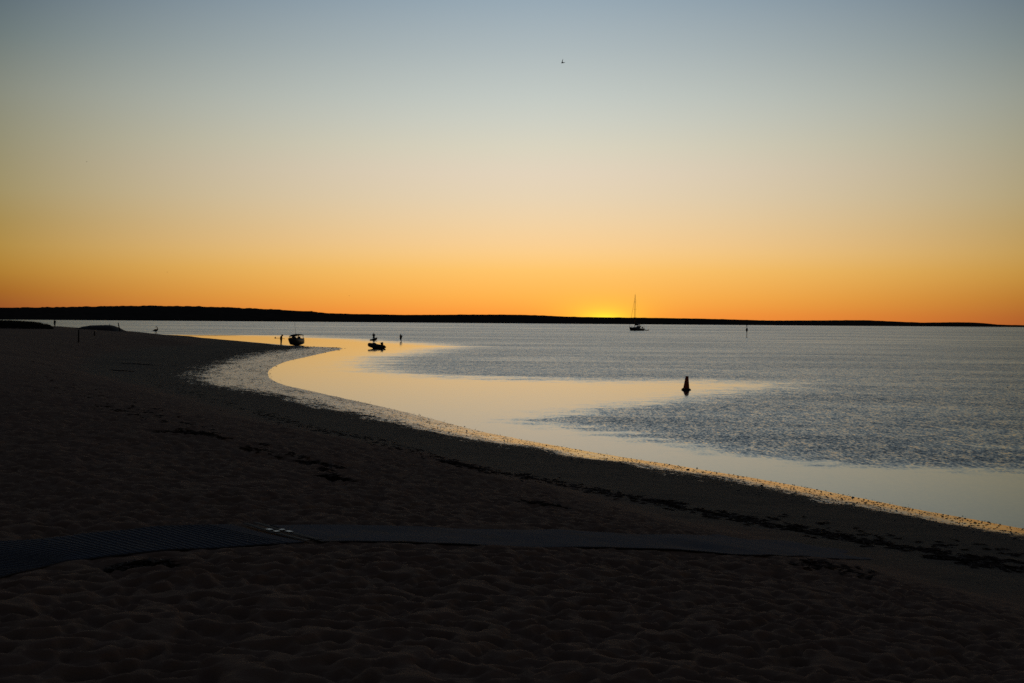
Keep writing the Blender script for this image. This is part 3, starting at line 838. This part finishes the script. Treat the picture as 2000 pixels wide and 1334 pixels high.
# ------------------------------------------------------------------ people
def person(label, loc, rz, pose, scale=1.0, shirt='dark_cloth', legs='dark_cloth', long_legs=False, hat=False):
    J = dict(pelvis=(0, 0, .94), belly=(0, .01, 1.12), chest=(0, .01, 1.32), neck=(0, .01, 1.47), head=(0, .04, 1.62))
    for s, n in ((-1, 'l'), (1, 'r')):
        J['hip' + n] = (s * .09, 0, .90); J['knee' + n] = (s * .10, .03, .50); J['ank' + n] = (s * .10, -.01, .09); J['toe' + n] = (s * .12, .15, .035)
        J['sho' + n] = (s * .175, 0, 1.40); J['elb' + n] = (s * .235, -.03, 1.12); J['wri' + n] = (s * .24, .04, .88)
    J.update(pose); J = {k: Vector(v) for k, v in J.items()}
    root = empty('person', loc, rz, label, 'person'); root.scale = scale if isinstance(scale, tuple) else (scale,) * 3
    b_ = MB()
    b_.tube([J['pelvis'], J['belly'], J['chest'], J['neck'] - Vector((0, 0, .05))], [(.155, .11), (.14, .10), (.165, .115), (.08, .07)], 14)
    b_.tube([J['chest'], J['neck'], J['head'] - Vector((0, .02, .05))], [.07, .058, .055], 10)
    b_.ball(J['head'], (.077, .097, .118)); hv = J['head']
    b_.ball(hv + Vector((0, .035, -.075)), (.05, .055, .05))                       # jaw
    b_.tube([hv + Vector((0, .09, .01)), hv + Vector((0, .112, -.025))], [.012, .016], 6)   # nose
    for s in (-1, 1):
        b_.ball(hv + Vector((s * .078, 0, -.01)), (.012, .024, .034))               # ear
        b_.ball(hv + Vector((s * .032, .084, .012)), .014)                          # eye
    b_.tube([hv + Vector((-.024, .092, -.056)), hv + Vector((.024, .092, -.056))], [.008, .008], 6)   # lips
    for s, n in ((-1, 'l'), (1, 'r')):
        b_.tube([J['hip' + n] + Vector((0, 0, .04)), J['hip' + n] * .5 + J['knee' + n] * .5, J['knee' + n], J['knee' + n] * .65 + J['ank' + n] * .35, J['ank' + n]], [.09, .077, .055, .057, .038], 10)
        b_.tube([J['ank' + n] + Vector((0, -.03, -.04)), J['ank' + n] + (J['toe' + n] - J['ank' + n]) * .5 + Vector((0, 0, -.01)), J['toe' + n]], [.036, .040, .030], 8)
        b_.tube([J['sho' + n], J['sho' + n] * .5 + J['elb' + n] * .5, J['elb' + n], J['elb' + n] * .6 + J['wri' + n] * .4, J['wri' + n]], [.055, .048, .038, .038, .027], 9)
        d = (J['wri' + n] - J['elb' + n]).normalized(); side = Vector((0, 1, 0)) if abs(d.y) < .7 else Vector((0, 0, 1)); side = (side - d * side.dot(d)).normalized(); inn_ = d.cross(side) * (-s)
        w_ = J['wri' + n]; pm = w_ + d * .055
        b_.tube([w_, pm, w_ + d * .085], [(.028, .02), (.018, .042), (.016, .042)], 8)
        for q, ln in ((-.030, .060), (-.010, .075), (.011, .070), (.031, .052)):
            r0 = w_ + d * .082 - side * q; b_.tube([r0, r0 + d * ln * .55 + inn_ * .010, r0 + d * ln * .9 + inn_ * .032], [.0095, .009, .008], 6)
        r0 = w_ + d * .03 + side * .03; b_.tube([r0, r0 + d * .03 + side * .028, r0 + d * .062 + side * .036 + inn_ * .01], [.013, .011, .009], 6)
    b_.build('body', 'skin', root, remesh=.0095)
    c = MB(); c.tube([J['pelvis'] - Vector((0, 0, .02)), J['belly'], J['chest'], J['neck'] - Vector((0, 0, .06))], [(.178, .132), (.165, .125), (.185, .135), (.10, .09)], 14)
    for n in 'lr': c.tube([J['sho' + n], J['sho' + n] * .45 + J['elb' + n] * .55, J['elb' + n]], [.07, .064, .056], 9)
    c.build('shirt', shirt, root, remesh=.014)
    c = MB(); c.tube([J['pelvis'] + Vector((0, 0, .06)), J['pelvis'] - Vector((0, 0, .05))], [(.172, .128), (.165, .125)], 14)
    for n in 'lr':
        pts_ = [J['hip' + n] + Vector((0, 0, .02)), J['hip' + n] * .45 + J['knee' + n] * .55, J['knee' + n] + Vector((0, 0, .02))]; rd = [.105, .094, .082]
        if long_legs: pts_ += [J['knee' + n] * .4 + J['ank' + n] * .6, J['ank' + n] + Vector((0, 0, .03))]; rd += [.07, .06]
        c.tube(pts_, rd, 10)
    c.build('trousers' if long_legs else 'shorts', legs, root, remesh=.014)
    h_ = MB(); h_.ball(hv + Vector((0, -.014, .028)), (.086, .100, .104)); h_.ball(hv + Vector((0, -.05, -.03)), (.07, .055, .07))
    h_.build('hair', 'hair', root, remesh=.014)
    if hat:
        MB().lathe([(.04, .12), (.088, .10), (.10, .03), (.15, .02), (.155, .01), (.09, .005)], hv, 18).build('hat', 'dark_cloth', root)
    return root

P_DINGHY = on_plane(729.5, 665.2); P_WADE = on_plane(783, 667.8); P_BOATMAN = on_sand(549, 673.6) or on_plane(549, 673.6)
p = at_depth(107, 639, 320.0)
far_y = 320.0
person('person standing beside the dune scrub at the far left', (p.x, p.y, p.z), R(160), dict(hipr=(.08, 0, .9), ankr=(.09, -.03, .09), wril=(-.2, .12, .95), elbl=(-.26, 0, 1.13)), (1.15, 1.15, 1.0))
person('person with head bowed and forearm held out beside the beached boat', (P_BOATMAN.x, P_BOATMAN.y, P_BOATMAN.z - .02), R(-84),
       dict(head=(0, .13, 1.57), neck=(0, .06, 1.46), chest=(0, .02, 1.32), belly=(0, -.01, 1.12), kneel=(-.07, .02, .5), ankl=(-.06, 0, .09), toel=(-.07, .15, .035), kneer=(.07, .0, .5), ankr=(.06, -.03, .09), toer=(.07, .12, .035),
            elbr=(.22, .03, 1.11), wrir=(.20, .27, 1.02), elbl=(-.22, -.05, 1.12), wril=(-.2, .05, .9)), (1.3, 1.5, 1.05), legs='dark_cloth', long_legs=True)
person('person standing in the shallows behind the small rowing dinghy', (P_DINGHY.x, P_DINGHY.y + .6, -.12), R(175),
       dict(elbl=(-.27, .04, 1.14), wril=(-.12, .22, 1.08), elbr=(.27, .04, 1.14), wrir=(.10, .22, 1.08)), (1.15, 1.15, 1.05))
person('person wading through the shallows right of the inflatable boat', (P_WADE.x, P_WADE.y, -.04), R(35),
       dict(head=(.02, .14, 1.58), neck=(.01, .10, 1.45), chest=(0, .07, 1.32), belly=(0, .03, 1.12), kneel=(-.10, -.02, .51), ankl=(-.11, -.36, .22), toel=(-.12, -.30, .07), kneer=(.08, .10, .50), ankr=(.08, .06, .09), toer=(.09, .22, .035),
            elbr=(.27, .05, 1.10), wrir=(.22, .20, .95), elbl=(-.26, -.10, 1.10), wril=(-.24, -.06, 0.86)), (1.2, 1.2, .98), shirt='blue_cloth')

# ------------------------------------------------------------------ boats
def hull_rings(st):
    """stations (x, half_beam_at_sheer, sheer_z, half_beam_at_chine, chine_z, keel_z)"""
    rings = []
    for x, bs, zs, bc, zc, zk in st:
        half = [(0, zk), (bc * .5, zk + (zc - zk) * .45), (bc, zc), ((bc * .45 + bs * .55) * 1.03, zc + (zs - zc) * .5), (bs, zs)]
        rings.append([Vector((x, -y, z)) for y, z in half[::-1]] + [Vector((x, y, z)) for y, z in half[1:]])
    return rings

# -- beached cabin boat, bow to the viewer
pb = on_plane(572, 674.8)
gz = max(mesh_z(pb.x, pb.y), -.05)
cb = empty('cabin_boat', (pb.x + .25, pb.y + 2.0, gz + .02), R(-90 - 11), 'dark runabout boat with a canopy and aerial beached at the spit', 'boat', tilt=(R(7.5), 0))
cb.scale = (.80, .84, 1.04)
st = [(-2.6, 1.0, .98, .90, .20, .02), (-1.6, 1.05, .98, .95, .18, .0), (-.4, 1.07, 1.0, .96, .18, 0), (.8, 1.05, 1.04, .90, .20, .0), (1.7, .96, 1.10, .72, .28, .03), (2.3, .72, 1.16, .44, .40, .12), (2.62, .36, 1.2, .16, .60, .32), (2.78, .03, 1.2, .01, .95, .8)]
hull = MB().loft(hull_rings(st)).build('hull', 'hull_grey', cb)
MB().tube([(x, -y, z + .02) for x, y, z, *_ in st[:-1]] + [(2.82, 0, 1.23)] + [(x, y, z + .02) for x, y, z, *_ in st[:-1][::-1]], .035, 8).build('rubbing_strake', 'rubber', hull)
dk = MB(); dk.loft([[Vector((x, -b_ * .95, z + .01)), Vector((x, 0, z + .10)), Vector((x, b_ * .95, z + .01)), Vector((x, 0, z - .05))] for x, b_, z, *_ in st[3:7]]).build('foredeck', 'gelcoat', cb)
for s in (-1, 1):
    MB().tube([(-2.3, s * .9, .98), (-2.25, s * .92, 1.62)], .05, 6).build('canopy_post', 'alloy', cb)
    MB().tube([(.75, s * .93, 1.04), (.35, s * .94, 1.66)], .055, 6).build('canopy_post', 'alloy', cb)
    MB().tube([(.9, s * .9, 1.06), (1.0, s * .98, 1.32), (1.7, s * .74, 1.40), (2.5, s * .25, 1.45), (2.68, 0, 1.46)], .018, 6).build('bow_rail', 'alloy', cb)
cn = MB(); rings = []
for x, z in ((-2.45, 1.60), (-1.6, 1.68), (-.6, 1.72), (.1, 1.72), (.55, 1.66)):
    rings.append([Vector((x, -1.06, z - .16)), Vector((x, -.98, z)), Vector((x, -.6, z + .08)), Vector((x, 0, z + .11)), Vector((x, .6, z + .08)), Vector((x, .98, z)), Vector((x, 1.06, z - .16)), Vector((x, .9, z - .07)), Vector((x, 0, z - .03)), Vector((x, -.9, z - .07))])
cn.loft(rings).build('canopy', 'canvas', cb)
ws = MB()
for a_, b__ in (((.85, -.92, 1.06), (.45, -.84, 1.66)), ((1.25, -.38, 1.12), (.6, -.35, 1.70)), ((1.25, .38, 1.12), (.6, .35, 1.70)), ((.85, .92, 1.06), (.45, .84, 1.66))): ws.tube([a_, b__], .022, 6)
ws.tube([(.45, -.84, 1.66), (.6, -.35, 1.70), (.6, .35, 1.70), (.45, .84, 1.66)], 0.04, 6); ws.tube([(.85, -.92, 1.06), (1.25, -.38, 1.12), (1.25, .38, 1.12), (.85, .92, 1.06)], .06, 6)
wsf = ws.build('windscreen_frame', 'black_paint', cb)
MB().box((-.2, -.45, 1.15), (.5, .55, .7)).build('helm_console', 'black_paint', cb, smooth=False, bevel=.05)
for s in (-1, 1): MB().box((-1.0, s * .45, 1.02), (.5, .5, .75)).build('seat', 'canvas', cb, smooth=False, bevel=.06)
MB().tube([(.1, .25, 1.80), (.1, .25, 2.0), (.06, .25, 3.7)], [.03, .022, .018], 6).build('aerial', 'black_paint', cb)
ob = MB().box((-2.85, 0, .95), (.42, .36, .50)).build('outboard_motor', 'black_paint', cb, smooth=False, bevel=.08)
MB().tube([(-2.85, 0, .8), (-2.88, 0, .25)], .07, 8).build('motor_leg', 'black_paint', ob)
MB().tube([(2.72, -.35, 1.0), (2.74, -.5, .96)], .03, 6)

# -- inflatable tender
pr = on_plane(733.5, 681)
rb = empty('inflatable_boat', (pr.x, pr.y, 0), R(180 - 24), 'dark inflatable boat with outboard motor floating in the calm shallows', 'boat', tilt=(0, R(-2))); rb.scale = (.88, 1.0, 1.08)
def side_tube(s):
    return [(-1.35, s * .56, .26), (-.8, s * .58, .29), (0, s * .60, .36), (.6, s * .56, .42), (.98, s * .40, .48), (1.2, s * .16, .53), (1.24, 0, .54)]
for s in (-1, 1):
    t_ = MB().tube([(-1.62, s * .56, .28)] + side_tube(s), [.09] + [.27] * 4 + [.26, .25, .245], 14).build('side_tube', 'rubber', rb)
    MB().tube([(x, y + s * .13, z + .18) for x, y, z in side_tube(s)[:5]], .014, 6).build('grab_line', 'wire', t_)
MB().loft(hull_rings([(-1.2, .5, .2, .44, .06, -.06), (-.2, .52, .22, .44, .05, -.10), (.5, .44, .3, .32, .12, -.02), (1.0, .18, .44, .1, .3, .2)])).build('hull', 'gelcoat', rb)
MB().box((-1.2, 0, .36), (.07, .84, .42)).build('transom', 'black_paint', rb, smooth=False, bevel=.02)
MB().box((-.2, 0, .44), (.26, .9, .05)).build('thwart', 'gelcoat', rb, smooth=False, bevel=.015)
MB().ball((.30, .05, .62), (.50, .34, .20)).build('gear_bag', 'canvas', rb)
oc = MB().box((-1.22, 0, .74), (.40, .30, .40), (0, .25, 0)).build('outboard_motor', 'black_paint', rb, smooth=False, bevel=.07)
MB().tube([(-1.34, 0, .7), (-1.38, 0, .05), (-1.40, 0, -.2)], [.06, .05, .05], 8).build('motor_leg', 'black_paint', oc)
MB().tube([(-1.18, 0, .80), (-.85, .05, .86)], .022, 6).build('tiller', 'black_paint', oc)

# -- small rowing dinghy
dg = empty('rowing_dinghy', (P_DINGHY.x + .12, P_DINGHY.y - .25, 0), R(38), 'small open rowing dinghy with raised bow in front of a standing person', 'boat', tilt=(0, R(-9))); dg.scale = (.85, .85, .9)
def shell(st, th):
    out, inn2 = [], []
    for x, b_, zs, zk in st:
        o_ = [Vector((x, b_ * math.sin(a), zs - (zs - zk) * math.cos(a) ** .8 if abs(math.cos(a)) > 1e-6 else zs)) for a in np.linspace(-math.pi / 2, math.pi / 2, 11)]
        i_ = [Vector((x, max(b_ - th, .003) * math.sin(a), zs - (max(zs - zk - th, .01)) * max(math.cos(a), 0) ** .8)) for a in np.linspace(math.pi / 2, -math.pi / 2, 11)]
        out.append(o_ + i_)
    return out
MB().loft(shell([(-.95, .44, .36, .02), (-.5, .52, .36, -.06), (0, .54, .38, -.08), (.5, .46, .44, -.04), (.85, .26, .52, .08), (1.05, .05, .60, .30)], .03)).build('hull', 'hull_navy', dg)
MB().box((-.15, 0, .26), (.22, .94, .03)).build('thwart', 'timber', dg, smooth=False)
MB().box((-.93, 0, .20), (.04, .80, .34)).build('transom', 'hull_navy', dg, smooth=False)
MB().tube([(-.9, -.44, .38), (0, -.55, .40), (.6, -.42, .48), (1.08, 0, .63), (.6, .42, .48), (0, .55, .40), (-.9, .44, .38)], .025, 6).build('gunwale', 'rubber', dg)

# -- mooring buoy and its floating line, left of the beached boat
pm = on_plane(537.6, 660.6)
mb_ = empty('mooring_buoy', (pm.x, pm.y, 0), 0, 'small round dark mooring buoy with floating line beyond the bowed person', 'buoy')
MB().ball((0, 0, .10), (.17, .17, .18), 14, 10).build('float', 'black_paint', mb_)
MB().tube([(0, 0, .25), (0, 0, .34)], .03, 6).build('lifting_eye', 'alloy', mb_)
MB().tube([(.15, 0, .02), (.4, .1, .03), (.65, -.05, .03), (1.05, 0, .03)], .035, 6).build('floating_line', 'rubber', mb_)

# -- sailing yacht at anchor
py_ = on_plane(1242.5, 646)
yt = empty('sailing_yacht', (py_.x, py_.y, 0), R(180 + 52), 'sailing yacht with bare mast anchored in front of the glowing horizon', 'yacht')
YST = [(-6.6, 1.55, 1.35, 1.35, .10, -.02), (-5.0, 1.85, 1.32, 1.62, .0, -.35), (-2.5, 2.05, 1.36, 1.80, -.05, -.6), (0, 2.1, 1.46, 1.80, -.05, -.7), (2.5, 1.75, 1.62, 1.35, .0, -.6), (4.8, 1.05, 1.84, .66, .1, -.35), (6.2, .42, 2.02, .16, .35, .0), (6.95, .06, 2.12, .03, 1.6, 1.3)]
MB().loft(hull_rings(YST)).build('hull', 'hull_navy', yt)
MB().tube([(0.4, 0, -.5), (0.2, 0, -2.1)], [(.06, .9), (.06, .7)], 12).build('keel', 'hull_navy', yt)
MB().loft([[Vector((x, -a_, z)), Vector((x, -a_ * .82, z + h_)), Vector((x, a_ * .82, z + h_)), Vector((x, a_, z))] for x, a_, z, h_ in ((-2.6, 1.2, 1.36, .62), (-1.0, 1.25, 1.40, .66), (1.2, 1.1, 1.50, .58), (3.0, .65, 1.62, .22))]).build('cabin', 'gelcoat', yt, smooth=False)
MB().loft([[Vector((x, -1.15, 1.9 + h_ * .2)), Vector((x, -1.0, 1.98 + h_)), Vector((x, 1.0, 1.98 + h_)), Vector((x, 1.15, 1.9 + h_ * .2))] for x, h_ in ((-1.6, .05), (-2.2, .65), (-3.2, .80))]).build('sprayhood', 'canvas', yt)
mast = MB().tube([(1.45, 0, 1.4), (1.42, 0, 11), (1.36, 0, 20.6)], [(.125, .17), (.12, .16), (.09, .12)], 12).build('mast', 'bronze_paint', yt)
for z, w_ in ((7.6, 1.25), (12.2, 1.0), (16.4, .75)): MB().tube([(1.42, -w_, z + .1), (1.44, 0, z), (1.42, w_, z + .1)], .035, 6).build('spreader', 'bronze_paint', mast)
MB().tube([(1.36, 0, 20.6), (1.3, 0, 21.4)], .012, 5).build('masthead_aerial', 'wire', mast)
bo = MB().tube([(1.3, 0, 3.05), (-4.4, 0, 3.15)], [(.11, .14), (.10, .12)], 10).build('boom', 'alloy', yt)
MB().loft([[Vector((x, .16 * math.cos(a), z + hh * math.sin(a))) for a in np.linspace(0, 2 * math.pi, 9)[:-1]] for x, z, hh in ((1.32, 3.95, 1.0), (.9, 3.75, .8), (.2, 3.5, .42), (-1.5, 3.38, .28), (-4.2, 3.3, .16))]).build('sail_cover', 'canvas', bo)
MB().tube([(6.85, 0, 2.2), (4.0, 0, 11.4), (1.75, 0, 18.7)], [.07, .06, .03], 8).build('forestay', 'bronze_paint', yt)
MB().tube([(-6.5, 0, 1.4), (1.3, 0, 20.5)], .010, 5).build('backstay', 'wire', yt)
for s in (-1, 1):
    MB().tube([(1.2, s * 1.95, 1.5), (1.42, s * 1.25, 7.7), (1.42, s * 1.0, 12.3), (1.40, s * .1, 18.8)], .010, 5).build('shroud', 'wire', yt)
    MB().tube([(-6.3, s * 1.4, 1.34), (-6.35, s * 1.45, 2.1), (-5.0, s * 1.7, 2.1), (-5.0, s * 1.7, 1.34)], .025, 6).build('pushpit', 'alloy', yt)
    MB().tube([(5.4, s * .8, 1.9), (5.6, s * .75, 2.6), (7.05, 0, 2.75)], .03, 6).build('pulpit', 'alloy', yt)
    MB().tube([(-6.0, s * 1.5, 1.4), (-6.0, s * 1.45, 3.35), (-6.0, 0, 3.5)], .04, 6).build('stern_arch', 'alloy', yt)
    MB().tube([(-3.6, s * 1.5, 1.4), (-3.6, s * 1.4, 3.2)], .03, 6).build('arch_leg', 'alloy', yt)
    for x, y in ((-3.4, 1.95), (-1.2, 2.02), (1.0, 1.92), (3.0, 1.6), (4.4, 1.18)):
        zz = np.interp(x, [q[0] for q in YST], [q[2] for q in YST]); MB().tube([(x, s * y, zz), (x, s * y, zz + .62)], .014, 5).build('stanchion', 'alloy', yt)
    MB().tube([(-5.0, s * 1.7, 1.98), (-3.4, s * 1.95, 1.98), (-1.2, s * 2.02, 2.03), (1.0, s * 1.92, 2.14), (3.0, s * 1.6, 2.27), (5.5, s * .78, 2.5)], .008, 5).build('lifeline', 'wire', yt)
MB().box((-5.6, .6, 1.9), (.5, .5, .9)).build('stern_locker', 'canvas', yt, smooth=False, bevel=.08)
MB().tube([(-4.9, 0, 1.3), (-4.9, 0, 2.5)], .05, 6).build('wheel_pedestal', 'alloy', yt)

# -- its tender, trailing at the stern
pt = on_plane(1262.3, 645.8)
tn = empty('yacht_tender', (pt.x, pt.y, 0), R(180 + 12), 'low dark tender trailing behind the stern of the sailing yacht', 'boat')
for s in (-1, 1):
    MB().tube([(-1.3, s * .55, .24), (0, s * .58, .25), (.7, s * .5, .32), (1.2, s * .15, .45), (1.25, 0, .46)], [.16, .2, .2, .18, .17], 10).build('side_tube', 'rubber', tn)
MB().loft(hull_rings([(-1.2, .5, .2, .44, .04, -.08), (.4, .44, .26, .32, .1, -.04), (.95, .18, .38, .1, .3, .2)])).build('hull', 'rubber', tn)
tm = MB().box((-1.3, 0, .78), (.30, .26, .40)).build('outboard_motor', 'black_paint', tn, smooth=False, bevel=.06)
MB().tube([(-1.33, 0, .65), (-1.36, 0, -.15)], .05, 8).build('motor_leg', 'black_paint', tm)

# ------------------------------------------------------------------ marks on the water
pc = on_plane(1340.2, 762)
cbuoy = empty('cone_buoy', (pc.x, pc.y, 0), R(20), 'faded red cone-shaped marker buoy floating alone on the bay', 'buoy', tilt=(0, R(3.2)))
MB().lathe([(.18, -.12), (.25, -.06), (.295, 0), (.30, .035), (.285, .075), (.235, .11), (.19, .125), (.17, .10)], n=28).build('float_collar', 'black_paint', cbuoy)
cone = MB().lathe([(.19, .02), (.195, .12), (.185, .17), (.090, .845), (.082, .87), (.03, .878)], n=28).build('cone', 'buoy_red', cbuoy)
MB().tube([(0, 0, -.08), (0, 0, -.5)], .05, 8).build('counterweight', 'black_paint', cbuoy)

pk = on_plane(1458.5, 658.3)
mk = empty('channel_marker', (pk.x, pk.y, 0), 0, 'thin upright channel marker pile with a dark drum daymark', 'marker')
MB().tube([(0, 0, -1.5), (0, 0, 1.7), (0.02, 0, 3.7)], [.10, .095, .08], 10).build('pile', 'marker', mk)
MB().lathe([(.10, 1.75), (.29, 1.85), (.31, 1.95), (.31, 2.65), (.29, 2.78), (.10, 2.88)], n=18).build('daymark_drum', 'marker', mk)
MB().lathe([(.06, 3.35), (.14, 3.42), (.15, 3.8), (.12, 3.86)], n=14).build('lantern', 'black_paint', mk)
MB().lathe([(.03, 3.86), (.10, 3.95), (.10, 4.25), (.02, 4.4)], n=14).build('top_mark', 'black_paint', mk)

# ------------------------------------------------------------------ birds
def flying_bird(p, span, rz, bank, label, up=.35):
    e = empty('bird', p, rz, label, 'bird', 'birds in flight', tilt=(0, bank)); e.scale = (span,) * 3
    MB().tube([(0, .22, .01), (0, .12, .01), (0, -.02, 0), (0, -.20, .0), (0, -.30, .0)], [.03, .075, .095, .05, .015], 10).build('body', 'feather', e)
    for s in (-1, 1):
        rings = []
        for u in np.linspace(0, 1, 6):
            x = s * .5 * u; ch = .15 * (1 - u) ** .6 + .012; yc = .05 - .16 * u ** 2; z = .5 * up * u * (1.25 - u * .5); th = .014 * (1 - u) + .003
            rings.append([Vector((x, yc + ch * .5, z)), Vector((x, yc, z + th)), Vector((x, yc - ch * .5, z)), Vector((x, yc, z - th * .4))])
        MB().loft(rings).build('wing', 'feather', e)
    MB().loft([[Vector((-.02, -.24, .004)), Vector((.02, -.24, .004)), Vector((.02, -.24, -.004)), Vector((-.02, -.24, -.004))], [Vector((-.07, -.42, .003)), Vector((.07, -.42, .003)), Vector((.07, -.42, -.003)), Vector((-.07, -.42, -.003))]]).build('tail', 'feather', e, smooth=False)
    return e
flying_bird(at_depth(1098.8, 122.5, 60), .27, R(62), R(-55), 'small dark bird flying high in the sky near the top middle', up=.9)
flying_bird(at_depth(169.5, 316, 190), .26, R(70), R(10), 'tiny bird speck high in the grey sky at the left')
flying_bird(at_depth(326.5, 531.5, 220), .26, R(70), R(10), 'tiny bird speck low in the orange sky at the left')
flying_bird(at_depth(682, 577.8, 260), .30, R(80), R(0), 'tiny bird speck just above the far hills left of centre')
flying_bird(at_depth(1746, 755.5, 70), .13, R(60), R(-40), 'tiny dark bird skimming the ruffled water on the right')
flying_bird(at_depth(1968, 757, 62), .19, R(10), R(38), 'small dark bird banking over the water at the right edge')

def pelican(px, py, dist):
    best = None
    for d_ in np.arange(240, 420, 1.0):
        q = at_depth(px, py, d_); z_ = mesh_z(q.x, q.y)
        if best is None or (z_ - CAM_H) / d_ > best[0]: best = ((z_ - CAM_H) / d_, q, z_)
    b0, g_ = best[1], best[2]
    e = empty('pelican', (b0.x, b0.y, g_ + .10), R(0), 'wading bird with upright neck standing on the crest of the beach', 'bird'); e.scale = (1.25,) * 3
    b_ = MB(); b_.ball((.0, 0, .42), (.27, .16, .18), rot=(0, -.12, 0)); b_.tube([(-.22, 0, .40), (-.40, 0, .33)], [.10, .05], 8)
    b_.tube([(.20, 0, .44), (.27, 0, .58), (.25, 0, .72), (.20, 0, .84), (.14, 0, .92)], [.12, .085, .055, .045, .05], 10); b_.ball((.12, 0, .93), (.075, .055, .055))
    b_.build('body', 'feather', e, remesh=.014)
    MB().tube([(.06, 0, .93), (-.05, 0, .88), (-.14, 0, .84)], [.03, .022, .008], 8).build('bill', 'bill', e)
    for y in (-.07, .07):
        lg = MB().tube([(.02 + y, y, .34), (.0 + y, y, .17), (.02 + y, y, .02)], [.05, .035, .03], 8).build('leg', 'feather', e)
        MB().tube([(.0 + y, y, .012), (.10 + y, y, .008)], [(.03, .01), (.05, .006)], 8).build('foot', 'bill', lg)
pelican(304, 652.6, 318.0)
